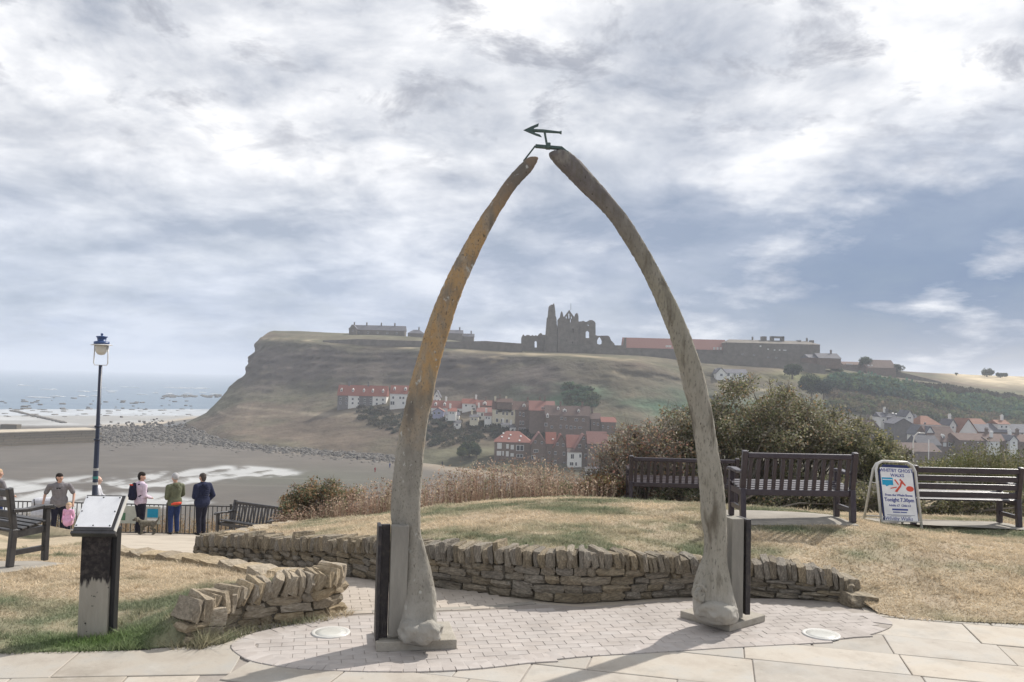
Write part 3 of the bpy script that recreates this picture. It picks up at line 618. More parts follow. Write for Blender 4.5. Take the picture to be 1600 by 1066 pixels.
def bone(name, Lp, Rp, yd, material, facet, label, tilt, thick, notch=False):
    """centre line and width taken along the bone; a real swept solid in the arch's plane"""
    def samp(T, n):
        P = [Vector((x, y, 0)) for x, y in T]; cum = [0]
        for a, b in zip(P, P[1:]): cum.append(cum[-1]+(b-a).length)
        out = []
        for i in range(n):
            s = cum[-1]*i/(n-1); j = 0
            while j < len(P)-2 and cum[j+1] < s: j += 1
            out.append(P[j].lerp(P[j+1], (s-cum[j])/(cum[j+1]-cum[j])))
        return out
    n = 64; A = samp(Lp, n); B = samp(Rp, n); K = 22; vs = []; mb = MB(); rg = random.Random(5)
    for i in range(n):
        Y = yd[0]+(yd[1]-yd[0])*max(0, min(1, (1005-(A[i].y+B[i].y)/2)/770))
        a, b = at(A[i].x, A[i].y, Y)-AO, at(B[i].x, B[i].y, Y)-AO; c = (a+b)/2; e = (b-a)/2; w = e.length
        nrm = Vector((-math.sin(tilt), math.cos(tilt), 0)); th = w*thick(i/(n-1))
        for k in range(K):
            an = 2*PI*k/K; co, si = math.cos(an), math.sin(an)
            rr = 1+facet*(.10*math.cos(2*an+.6)+.06*math.cos(3*an-1))
            q = rr*(1+.018*(vnoise(np.array(i*.9), np.array(k*.8+40*facet))-.5)*2)
            # keep the measured width: only the depth direction is faceted
            cc = math.copysign(abs(co)**.85, co); ss = math.copysign(abs(si)**.9, si)
            vs.append(c+e*cc*(1+.02*(q-1))+nrm*ss*th*q+e.normalized()*rg.uniform(-.0025, .0025)*(abs(co) > .5))
    fs = [(i*K+k, i*K+(k+1) % K, (i+1)*K+(k+1) % K, (i+1)*K+k) for i in range(n-1) for k in range(K)]
    fs += [tuple(range(K-1, -1, -1)), tuple(range((n-1)*K, n*K))]
    mb.add(vs, fs); o = mb.build(name, material, arch, smooth=True); o['label'] = label
    ss = o.modifiers.new('sub', 'SUBSURF'); ss.levels = ss.render_levels = 2
    tx = bpy.data.textures.new('bone', 'CLOUDS'); tx.noise_scale = .022; tx.noise_depth = 2
    dm = o.modifiers.new('rough', 'DISPLACE'); dm.texture = tx; dm.strength = .014; dm.mid_level = .5; dm.texture_coords = 'LOCAL'
    return o
lL = [(829,243.5),(818,251),(791,280.6),(769.4,312.5),(750.7,338.8),(733.8,367),(717,397),(700,430),(685,462),(672,495.6),(662.5,522),(655,552),(645.7,580),(638,610),(634.2,630),(625,667.5),(618.5,707),(614.7,739),(611,780),(610,815),(620,840),(627,870),(627,928),(623,960),(616,987),(621,1001),(640,1007)]
lR = [(843.5,245),(833,265.6),(807,292),(790,318),(775,342.5),(763.8,365),(752.5,387.6),(741,414),(733.4,430),(720.7,460),(711,488),(702,518),(694.4,542.6),(687,570.7),(681,593),(676.6,627),(674,630),(667,667.5),(662.5,705),(659.7,742.5),(657,780),(656.8,830),(664,857),(672,883),(680,920),(683,936),(680,952),(684,967),(680,990),(676,1003)]
bone('jawbone', lL, lR, (7.42, 7.82), m_boneL, 1.0, 'left jawbone streaked with orange lichen', R(13), lambda t: .62+.35*max(0, (t-.7)/.3))
rL = [(854,237.5),(863,252.5),(887.5,277),(912,303),(934,322),(955,346),(972,372.6),(989,399),(1006,430),(1021,462),(1034.5,494),(1045.7,522),(1055,552),(1064.5,587.6),(1070,617.6),(1076,630),(1082,664),(1087.5,699),(1091,735),(1094,772.6),(1095.5,810),(1101.6,839),(1100,870),(1091,890),(1084,916),(1084,935),(1085.6,965),(1097,974)]
rR = [(882,232),(904,249),(925,273),(944,294),(962.5,316),(985,344.5),(1000,369),(1017,397),(1034.8,430),(1049.5,458),(1062.6,486),(1075.7,516),(1085,542.6),(1094.5,569),(1102,595),(1108.6,627),(1110,630),(1115.7,664),(1121,699),(1129,746),(1133.5,789),(1135,837.5),(1134.5,875),(1139,905),(1145.7,935),(1152,959),(1149,972)]
bone('jawbone', rL, rR, (8.2, 7.85), m_boneR, -1.2, 'right jawbone plain weathered grey', R(13), lambda t: .66+.3*max(0, (t-.75)/.25))
# knuckles of bone at the feet
def lump(name, c, r, seed, material, parent, label=None, sq=.5):
    rg = random.Random(seed); b = bmesh.new(); bmesh.ops.create_icosphere(b, subdivisions=3, radius=1)
    for v in b.verts:
        n = v.co.copy(); f = 1+sq*(vnoise(np.array(n.x*1.7+seed), np.array(n.y*1.7+n.z*1.3+seed*2))-.5)+sq*.5*(vnoise(np.array(n.z*4+seed), np.array(n.x*4-n.y*3))-.5)
        v.co = Vector((n.x*r[0], n.y*r[1], n.z*r[2]))*float(f)+Vector(c)
    me = bpy.data.meshes.new(name); b.to_mesh(me); b.free(); me.polygons.foreach_set('use_smooth', [True]*len(me.polygons))
    o = link(name, me, material, parent); s1 = o.modifiers.new('sub', 'SUBSURF'); s1.levels = s1.render_levels = 1; tx = bpy.data.textures.new('lump', 'CLOUDS'); tx.noise_scale = .09; tx.noise_depth = 4; dm = o.modifiers.new('rough', 'DISPLACE'); dm.texture = tx; dm.strength = .06; dm.texture_coords = 'LOCAL'
    if label: o['label'] = label
    return o
a = at(672, 987, 7.30)-AO; lump('condyle', a, (.12,.13,.10), 3, m_boneL, arch)
a = at(652, 985, 7.36)-AO; lump('condyle', a, (.17,.15,.12), 8, m_boneL, arch)
a = at(1120, 955, 8.07)-AO; lump('condyle', a, (.185,.17,.12), 5, m_boneR, arch)
a = at(1094, 930, 8.06)-AO; lump('knuckle', a, (.06,.05,.07), 6, m_boneR, arch)
a = at(1092, 925, 8.00)-AO; mb = MB(); mb.tube([a+Vector((.06*math.cos(t), -.01, .065*math.sin(t))) for t in [k*PI/8 for k in range(0, 12)]], .014, 6); mb.build('socket_rim', m_boneR, arch, True)
a = at(1104, 812, 8.05)-AO
# supports: steel channel, slab and plinth
def post(px0, px1, py0, py1, Y, name, material, th, dy=0.0):
    a, b, c = at(px0, py1, Y), at(px1, py1, Y), at((px0+px1)/2, py0, Y); z0, z1 = a.z, c.z
    mb = MB(); mid = (a+b)/2-AO; mid.z = (z0+z1)/2; mb.box((mid.x, mid.y+th/2+dy, mid.z), ((b-a).length, th, z1-z0), Matrix.Rotation(R(13), 3, 'Z')); return mb.build(name, material, arch, bevel=.006)
post(588, 604, 820, 998, 7.40, 'steel_channel', m_steel, .05)
post(582, 587.5, 822, 1002, 7.33, 'channel_flange', m_steel, .20)
post(605, 632, 822, 994, 7.36, 'support_slab', m_slab, .10)
post(1138.5, 1159, 811, 966, 8.22, 'support_slab', m_slab, .16)
post(1160.5, 1169, 812, 961, 8.25, 'steel_channel', m_steel, .22)
mb = MB(); c = gz(646, 1006)-AO; mb.box((c.x+.0, c.y+.06, .05), (.70, .56, .085), Matrix.Rotation(R(11), 3, 'Z')); mb.build('plinth', m_plinth, arch, bevel=.01)
mb = MB(); c = gz(1128, 969)-AO; mb.box((c.x, c.y-.02, .045), (.60, .60, .07), Matrix.Rotation(R(40), 3, 'Z')); mb.build('plinth', m_plinth, arch, bevel=.01)
for px, py, Y in ((1160, 960, 8.13),): pass
# crown bracket and harpoon
def P_(px, py, Y=7.83): return at(px, py, Y)-AO
mb = MB(); mb.bar(P_(836.5,228.5), P_(878,232), .05, .028); mb.bar(P_(836.5,228), P_(818,252), .02, .014); mb.bar(P_(877,231), P_(889,241), .05, .02); mb.build('crown_bracket', m_bronze, arch, bevel=.003)
mb = MB(); mb.box(P_(856.5,228.5), (.045,.07,.055)); mb.build('clamp', m_bronze, arch, bevel=.006)
hp = tag(MB().build('harpoon_vane', m_bronze, arch)) if False else None
mb = MB(); mb.tube([P_(854.5,226), P_(850.8,205.5)], .011, 8); hz = mb.build('vane_post', m_bronze, arch)
mb = MB(); mb.tube([P_(832,204), P_(849,204.8), P_(875,207.2)], [.016,.017,.011], 8); mb.tube([P_(874,207.1), P_(877.5,207.3)], [.012,.019], 8); hs = mb.build('harpoon_shaft', m_bronze, arch)
head = [(818,203.7),(830,198.2),(841.7,193.6),(841,198),(834.5,200.5),(833.5,204.2),(836,208.5),(844,211.5),(846.7,215.3),(838,212.6),(828,208.3)]
a0 = P_(818,203.7); ux = (P_(828,203.7)-a0).normalized(); uz = Vector((0,0,1)); pl = [P_(*q)-a0 for q in head]
mb = MB(); mb.prism([(q.dot(ux), q.dot(uz)) for q in pl], .016, Matrix(((ux.x, 0, 0, a0.x), (ux.y, 1, 0, a0.y-.008), (ux.z, 0, 1, a0.z), (0,0,0,1)))); mb.build('harpoon_head', m_bronze, arch)

# ------------------------------------------------------------------ lectern
m_post = mat('worn_post', [(.30,.275,.23), (.38,.35,.30)], scale=12, bump=.5, bscale=40, stretch=(1,1,.2))
zmask(m_post, .46, .50, rampnoise(m_post, [(.018,.017,.018),(.035,.03,.03),(.07,.06,.055)], 20), 16, .42, (1,1,.18))
pitcol(m_post, (.03,.027,.027), 13, .66, .69)
lp = gz(143, 1001); lec = thing('lectern', 'dark timber information lectern with a blank white tilted plate, black paint peeling off its post', 'lectern', (lp.x-.035, lp.y+.1, 0), R(4))
mb = MB(); mb.box((0, 0, .47), (.25, .07, .94)); mb.build('post', m_post, lec, bevel=.004)
mb = MB(); mb.box((.148, .05, .49), (.04, .10, .95)); mb.build('side_post', m_black, lec, bevel=.004)
tl = R(47); Rt = Matrix.Rotation(tl, 3, 'X'); bc = Vector((.008, .02, 1.085))
mb = MB(); mb.box(bc, (.35, .375, .045), Rt); mb.build('board', m_bench2, lec, bevel=.006)
mb = MB(); mb.box(bc+Rt @ Vector((-.014, .008, .0255)), (.315, .325, .006), Rt); pt = mb.build('plate', flat('plate_white', (.92,.92,.92), .14, bump=0, spec=1.0, coat=1.0), lec, bevel=.002)
for sx, sy in ((-1,-1),(0,-1),(1,-1),(-1,0),(1,0),(-1,1),(0,1),(1,1)):
    mb = MB(); mb.lathe([(.007,0),(.007,.003),(.003,.006)], (0,0,0), 8); o = mb.build('screw', m_steel, pt); o.location = bc+Rt @ Vector((-.014+sx*.143, .008+sy*.148, .029)); o.rotation_euler = (tl, 0, 0)
mb = MB(); mb.box(bc+Rt @ Vector((0, -.20, -.012)), (.385, .03, .06), Rt); mb.build('lip', m_bench2, lec, bevel=.006)
mb = MB(); mb.box(bc+Rt @ Vector((.180, 0, .005)), (.008, .375, .05), Rt); mb.build('edge_trim', m_frame, lec)
# ------------------------------------------------------------------ ground lights
for px, py, lab in ((517,987,'round pale ground light set in the bricks near the short left wall'),(1283,990,'round white ground light set in the bricks at the right end of the oval')):
    p = gz(px, py, .02); t = thing('ground_light', lab, 'ground light', (p.x, p.y, .012), 0, 'ground lights in the brick oval'); t.scale = (.86, .86, .6)
    mb = MB(); mb.lathe([(.155,-.01),(.20,-.01),(.20,.012),(.17,.016),(.155,.010)], (0,0,0), 32); 
    mb = MB(); n = 32; pr = [(.165,.008),(.19,.016),(.205,.012),(.205,-.01)]
    vs = [(r_*math.cos(2*PI*k/n), r_*math.sin(2*PI*k/n), z) for r_, z in pr for k in range(n)]
    mb.add(vs, [(i*n+k, i*n+(k+1) % n, (i+1)*n+(k+1) % n, (i+1)*n+k) for i in range(3) for k in range(n)]); mb.build('rim', m_frame, t, True)
    mb = MB(); mb.lathe([(.164,-.01),(.164,.008),(.10,.012)], (0,0,0), 32); mb.build('lens', m_glass, t, True)

# ------------------------------------------------------------------ benches
def bench(label, loc, rz, Lb, style, material, H=.93, group='benches on the cliff top'):
    t = thing('bench', label, 'bench', loc, rz, group); h = Lb/2; mt_ = material
    rake = .09
    for s in (-1, 1):
        x = s*(h-.045)
        mb = MB(); mb.bar((x, 0, 0), (x, .03, .44), .075, .085, (0,1,0)); mb.bar((x, .03, .44), (x, .03-rake, H), .075, .075, (0,1,0)); mb.build('leg', mt_, t, bevel=.014)
        mb = MB(); mb.bar((x, .50, 0), (x, .50, .64), .075, .075, (0,1,0)); mb.build('leg', mt_, t, bevel=.014)
        mb = MB(); mb.tube([(x, -.02, .665), (x, .2, .645), (x, .42, .66), (x, .56, .65), (x, .585, .62)], .001, 4)
        mb = MB(); prev = None
        for a, b in zip([(-.02,.66),(.2,.645),(.42,.66),(.56,.652)], [(.2,.645),(.42,.66),(.56,.652),(.60,.63)]): mb.bar((x, a[0], a[1]), (x, b[0], b[1]), .095, .045)
        mb.build('armrest', mt_, t, bevel=.010)
        mb = MB(); mb.bar((x, .04, .16), (x, .48, .16), .045, .06); mb.build('stretcher', mt_, t)
        mb = MB(); mb.bar((x, .04, .375), (x, .50, .39), .05, .08); mb.build('seat_rail', mt_, t)
    for k in range(5):
        mb = MB(); y = .06+k*.1; mb.bar((-h+.01, y, .415+.018*k), (h-.01, y, .415+.018*k), .078, .028, (0, -.18, 1)); mb.build('slat', mt_, t, bevel=.010)
    mb = MB(); mb.bar((-h+.05, .47, .39), (h-.05, .47, .39), .035, .07); mb.build('apron', mt_, t)
    def by(z): return .03-rake*(z-.44)/(H-.44)
    if style == 'vertical':
        mb = MB(); mb.bar((-h+.08, by(H-.06), H-.065), (h-.08, by(H-.06), H-.065), .055, .075); mb.build('top_rail', mt_, t, bevel=.018)
        mb = MB(); mb.bar((-h+.08, by(.40)+.0, .385), (h-.08, by(.40), .385), .045, .085); mb.build('lower_rail', mt_, t, bevel=.012)
        n = round(Lb/.125)
        for k in range(n):
            x = -h+.13+(Lb-.26)*k/(n-1); mb = MB(); mb.bar((x, by(.41), .42), (x, by(H-.1), H-.10), .052, .02, (0,1,0)); mb.build('slat', mt_, t)
    else:
        for k in range(4):
            z = H-.07-k*.125; mb = MB(); mb.bar((-h+.07, by(z), z), (h-.07, by(z), z), .045, .088); mb.build('slat', mt_, t, bevel=.016)
    return t
def lz(f, x, y): return float(f(np.array([x]), np.array([y]))[0])
def bench_px(label, px0, px1, Y, Lb, rz, style, H, zf, m=None, dz=.014):
    x = ((px0+px1)/2-800)/FPX*Y; return bench(label, (x, Y, lz(zf, x, Y)+dz), rz, Lb, style, m or m_bench, H)
bench_px('dark bench with upright back slats nearest the arch, middle of the three on the mound', 1157, 1343, 11.3, 1.60, R(3), 'vertical', .95, zmound)
bench_px('dark bench with upright back slats partly behind the right jawbone, farthest on the mound', 985, 1158, 15.5, 2.03, R(-2), 'vertical', .92, zmound)
bench_px('dark purplish bench with four horizontal back rails, right of the folding sign', 1424, 1598, 12.9, 1.73, R(1), 'horizontal', .94, zmound)
bl = at(17, 888, 9.87); rz = R(-27); c = Vector((math.cos(rz), math.sin(rz)))
bench('dark bench with horizontal back rails, cut off by the left edge beside the lectern', (bl.x-c.x*.84, bl.y-c.y*.84, lz(zleft, bl.x, bl.y)+.014), rz, 1.72, 'horizontal', m_bench2, .93).scale = (1, .86, 1)
bf = at(400, 836, 21.0); bench('old grey bench with upright slats facing left in front of the railing', (at(404,836,21.2).x, 21.2, float(zpath(0, 21.2))), R(150), 1.95, 'vertical', m_bench2, .93)

# ------------------------------------------------------------------ folding sign
def textobj(txt, size, material, parent, loc, rot, name='lettering', squeeze=1.0, shear=0.0, bold=0.0, align='CENTER'):
    cu = bpy.data.curves.new(name, 'FONT'); cu.body = txt; cu.size = size; cu.align_x = align; cu.align_y = 'CENTER'; cu.extrude = .0008; cu.shear = shear; cu.offset = bold; cu.resolution_u = 2
    o = bpy.data.objects.new(name, cu); C.objects.link(o); dg = bpy.context.evaluated_depsgraph_get(); me = bpy.data.meshes.new_from_object(o.evaluated_get(dg)); bpy.data.objects.remove(o); bpy.data.curves.remove(cu)
    me.name = name; me.materials.clear(); q = link(name, me, material, parent); q.location = loc; q.rotation_euler = rot; q.scale = (squeeze, 1, 1); return q
m_blue = flat('print_blue', (.07,.09,.30), .5, bump=0); m_cyan = flat('print_cyan', (.02,.34,.56), .5, bump=0); m_red = flat('print_red', (.66,.10,.06), .5, bump=0); m_navy = flat('print_navy', (.03,.04,.12), .5, bump=0)
sg = Vector(((1396-800)/FPX*12.45, 12.45, 0)); sg.z = lz(zmound, sg.x, sg.y)
sign = thing('a_frame_sign', 'white folding pavement sign advertising ghost walks between two benches', 'sign', sg, R(8)); sign.rotation_euler[1] = R(2)
tilt = R(14); lean_x = R(0)
def panel(sgn, with_print):
    Rx = Matrix.Rotation(-tilt*sgn, 3, 'X'); B = Vector((0, -.24*sgn, 0)); hw, hh, tz = .315, .97, .02
    def Q(u, v, n=0.0): return B + Rx @ Vector((u, -n*sgn, v))
    loop = [Q(-hw, .0), Q(-hw, hh-.13), Q(-hw+.035, hh-.045), Q(-hw+.12, hh), Q(hw-.12, hh), Q(hw-.035, hh-.045), Q(hw, hh-.13), Q(hw, .0)]
    mb = MB(); mb.tube(loop, .019, 8); mb.tube([Q(-hw, .10), Q(hw, .10)], .012, 6); mb.build('frame', m_frame, sign, True)
    if not with_print: return
    out = [(-hw+.035,.09),(hw-.035,.09),(hw-.035,hh-.15),(hw-.12,hh-.045),(-hw+.12,hh-.045),(-hw+.035,hh-.15)]
    mb = MB(); M4 = Matrix.Translation(B) @ Rx.to_4x4(); mb.prism(out, .008, M4 @ Matrix.Translation((0, -.004, 0))); pn = mb.build('panel', m_navy if with_print else m_white, sign)
    if with_print:
        pa = [(-hw+.06,.11),(hw-.05,.11),(hw-.06,hh-.09),(-hw+.06,hh-.09)]
        mb = MB(); mb.prism(pa, .003, M4 @ Matrix.Translation((0, -.0095, 0))); mb.build('poster', m_white, sign)
        rot = (PI/2-tilt, 0, 0)
        def T(txt, u, v, s, m_, **k): return textobj(txt, s, m_, sign, Q(u, v, .0112), rot, **k)
        def patch(pts, m_, nm, n=.0112): mb_ = MB(); mb_.prism(pts, .0015, M4 @ Matrix.Translation((0, -n-.0005, 0))); return mb_.build(nm, m_, sign)
        T('WHITBY GHOST', 0, .835, .072, m_blue, bold=.0012); T('WALKS', .01, .765, .066, m_blue, bold=.0012)
        T('From the Whale Bones', .0, .475, .046, m_blue, bold=.0012); T('Tonight 7.30pm', .0, .405, .074, m_blue, bold=.002); T('Adults £7  Child £3', .0, .325, .044, m_blue, bold=.001)
        patch([(-.12,.222),(-.01,.222),(-.01,.236),(-.12,.236)], m_blue, 'print_line'); patch([(.0,.222),(.1,.222),(.1,.236),(.0,.236)], m_blue, 'print_line'); T('Whitby Walks', -.04, .135, .075, m_blue, shear=.25)
        patch([(-.245,.62),(-.07,.62),(-.07,.73),(-.245,.73)], m_cyan, 'logo_patch'); patch([(-.18,.60),(-.13,.62),(-.20,.62)], m_cyan, 'logo_patch')
        patch([(-.235,.695),(-.08,.695),(-.08,.705),(-.235,.705)], m_white, 'print_line', .0128)
        patch([(-.13,.255),(.12,.255),(.12,.28),(-.13,.28)], m_blue, 'print_bar'); patch([(-.22,.185),(.22,.185),(.22,.190),(-.22,.190)], m_navy, 'print_line'); patch([(-.16,.17),(.16,.17),(.16,.174),(-.16,.174)], m_navy, 'print_line')
        st = [[(-.06,.53),(-.02,.52),(.05,.60),(.09,.69),(.06,.70),(.03,.62)],[(.02,.64),(-.03,.71),(-.05,.70),(.01,.62)],[(.06,.66),(.12,.61),(.13,.63),(.08,.69)],[(-.12,.565),(-.02,.585),(-.02,.60),(-.12,.58)],[(.03,.70),(.055,.72),(.07,.70),(.05,.685)]]
        for q in st: patch(q, m_red, 'red_figure')
        el = [(.19+.062*math.cos(a)*1.0, .575+.04*math.sin(a)) for a in [k*PI/10 for k in range(20)]]; patch(el, m_red, 'red_badge')
panel(1, True); panel(-1, False)
mb = MB(); mb.tube([(-.315,-.05,.62),(-.315,.05,.62)], .008, 6); mb.build('hinge_strap', m_frame, sign)
mb = MB(); mb.tube([(-.30,-.245,.16),(-.345,-.25,.13),(-.29,-.25,.0)], .007, 6); mb.build('wire_foot', m_frame, sign)

# ------------------------------------------------------------------ railing, lamp, boards
FY = 25.4
def gzp(x, y): return float(zpath(np.array(x), np.array(y)))
rail = thing('railing', 'long dark iron railing along the cliff edge behind the people', 'railing')
x0, x1 = (-120-800)/FPX*FY, (475-800)/FPX*FY; zr = gzp(-9, FY)+.02; n = 0
mb = MB(); mb.bar((x0, FY, zr+.95), (x1, FY, zr+.95), .05, .03); mb.build('top_rail', m_iron, rail)
mb = MB(); mb.bar((x0, FY, zr+.10), (x1, FY, zr+.10), .04, .025); mb.build('bottom_rail', m_iron, rail)
bar = MB(); bar.box((0, 0, .5), (.022, .022, .86)); bme = bar.mesh('bar'); pst = MB(); pst.box((0, 0, .5), (.06, .06, 1.04)); pme = pst.mesh('post')
x = x0; k = 0
while x < x1:
    o = link('post' if k % 14 == 0 else 'bar', pme if k % 14 == 0 else bme, m_iron, rail); o.location = (x, FY, zr); x += .137; k += 1
m_lampblue = flat('lamp_blue', (.03,.07,.19), .4, bump=.1, spec=.5); m_pole = flat('lamp_pole', (.010,.016,.04), .4, bump=.1, spec=.5)
lb = at(143, 838, 23.6); ltop = at(157.2, 571, 23.6); lmp = thing('street_lamp', 'slender dark blue lamp post with a glass lantern rising above the railing', 'lamp post', (ltop.x, 23.6, gzp(-11, 23.6)))
hz_ = ltop.z-lmp.location.z
mb = MB(); mb.tube([(0,0,0),(0,0,.9),(0,0,.92),(0,0,hz_*.55),(0,0,hz_*.56),(0,0,hz_)], [.10,.09,.075,.065,.055,.048], 12); mb.build('pole', m_pole, lmp, True)
for z in (.95, hz_*.555, hz_*.56+.35): mb = MB(); mb.lathe([(.07,-.03),(.095,0),(.07,.03)], (0,0,z), 12); mb.build('collar', m_pole, lmp, True)
for z, c_ in ((1.35,(.45,.45,.43)),(1.52,(.05,.22,.2)),(1.75,(.35,.35,.34))): mb = MB(); mb.tube([(0,0,z),(0,0,z+.07)], .082-.004*z, 10); mb.build('sticker', flat('sticker', c_, .6, bump=0), lmp)
mb = MB(); mb.tube([(-.19,0,.87),(-.20,0,.10),(-.17,0,.01),(.17,0,.01),(.20,0,.10),(.19,0,.87)], .016, 6); o = mb.build('yoke', m_frame, lmp, True); o.scale = (1, 1, .66); o.location = (0,0,hz_)
mb = MB(); mb.lathe([(.02,.44),(.09,.47),(.155,.60),(.165,.80),(.16,.86)], (0,0,0), 16); o = mb.build('glass_bowl', m_glass, lmp, True); o.scale = (1, 1, .66); o.location = (0,0,hz_)
mb = MB(); mb.lathe([(.29,.86),(.29,.88),(.20,.91)], (0,0,0), 16); o = mb.build('brim', m_frame, lmp, True); o.scale = (1, 1, .66); o.location = (0,0,hz_)
mb = MB(); mb.lathe([(.205,.90),(.205,1.02),(.11,1.05),(.125,1.18),(.155,1.22),(.145,1.25),(.03,1.27),(.025,1.31),(.042,1.34),(.02,1.38)], (0,0,0), 16); o = mb.build('lantern_cap', m_lampblue, lmp, True); o.scale = (1, 1, .66); o.location = (0,0,hz_)
# information board on the railing
a, b = at(186, 790, 25.25), at(250, 818, 25.25); ib = thing('information_board', 'map board with pale green and blue print fixed to the railing behind the backpacker', 'board', ((a.x+b.x)/2, 25.25, zr))
w_ = b.x-a.x; mb = MB(); mb.box((0,0,.66), (w_,.03,.52)); mb.build('panel', flat('board_cream', (.50,.52,.46), .5, bump=0), ib)
m_grn = flat('board_green', (.10,.22,.13), .5, bump=0)
for nm, m_, c_, d_ in (('print_patch', m_cyan, (w_*.32,.72), (w_*.26,.26)),('print_patch', m_grn, (-w_*.40,.60), (w_*.14,.22)),('print_patch', m_white, (w_*.32,.50), (w_*.24,.12))):
    mb = MB(); mb.box((c_[0], -.018, c_[1]), (d_[0], .005, d_[1])); mb.build(nm, m_, ib)
# ------------------------------------------------------------------ people
def caps_mesh(caps, n=12):
    """tapered capsules (p0, r0, p1, r1) as one bmesh; r may be (rx, ry) scale"""
    b = bmesh.new()
    for cp in caps:
        p0, r0, p1, r1 = Vector(cp[0]), cp[1], Vector(cp[2]), cp[3]; fl = cp[4] if len(cp) > 4 else 1.0   # fl: flatten along y
        ax = p1-p0; l = ax.length
        q = ax.to_track_quat('Z', 'Y').to_matrix() if l > 1e-6 else Matrix.Identity(3)
        prof = []
        for k in range(0, 5): a = -PI/2+k*PI/8; prof.append((r0*math.cos(a), r0*math.sin(a)))
        for k in range(0, 5): a = k*PI/8; prof.append((r1*math.cos(a), l+r1*math.sin(a)))
        rings = []
        for r_, z in prof:
            ring = []
            for k in range(n):
                v = q @ Vector((max(r_, 1e-4)*math.cos(2*PI*k/n), max(r_, 1e-4)*math.sin(2*PI*k/n), z)); v.y *= fl
                ring.append(b.verts.new(p0+v))
            rings.append(ring)
        for A, B in zip(rings, rings[1:]):
            for k in range(n): b.faces.new((A[k], A[(k+1) % n], B[(k+1) % n], B[k]))
        b.faces.new(rings[0][::-1]); b.faces.new(rings[-1])
    return b
def blob(name, caps, voxel, material, parent=None, smooth_it=4, label=None):
    b = caps_mesh(caps); me = bpy.data.meshes.new(name); b.to_mesh(me); b.free()
    o = bpy.data.objects.new(name, me); C.objects.link(o)
    r = o.modifiers.new('r', 'REMESH'); r.mode = 'VOXEL'; r.voxel_size = voxel
    s = o.modifiers.new('s', 'SMOOTH'); s.iterations = smooth_it; s.factor = .5
    me2 = bpy.data.meshes.new_from_object(o.evaluated_get(bpy.context.evaluated_depsgraph_get())); bpy.data.objects.remove(o); bpy.data.meshes.remove(me)
    me2.name = name; me2.polygons.foreach_set('use_smooth', [True]*len(me2.polygons)); me2.materials.clear()
    q = link(name, me2, material, parent)
    if label: q['label'] = label
    return q
m_skin = flat('skin', (.52,.32,.24), .6, bump=0); m_skin2 = flat('skin_fair', (.62,.42,.34), .6, bump=0)
def cloth(n, c): return mat(n, [tuple(v*.8 for v in c), tuple(min(1, v*1.15) for v in c)], scale=14, rough=.9, bump=.35, bscale=22, bdist=.03)
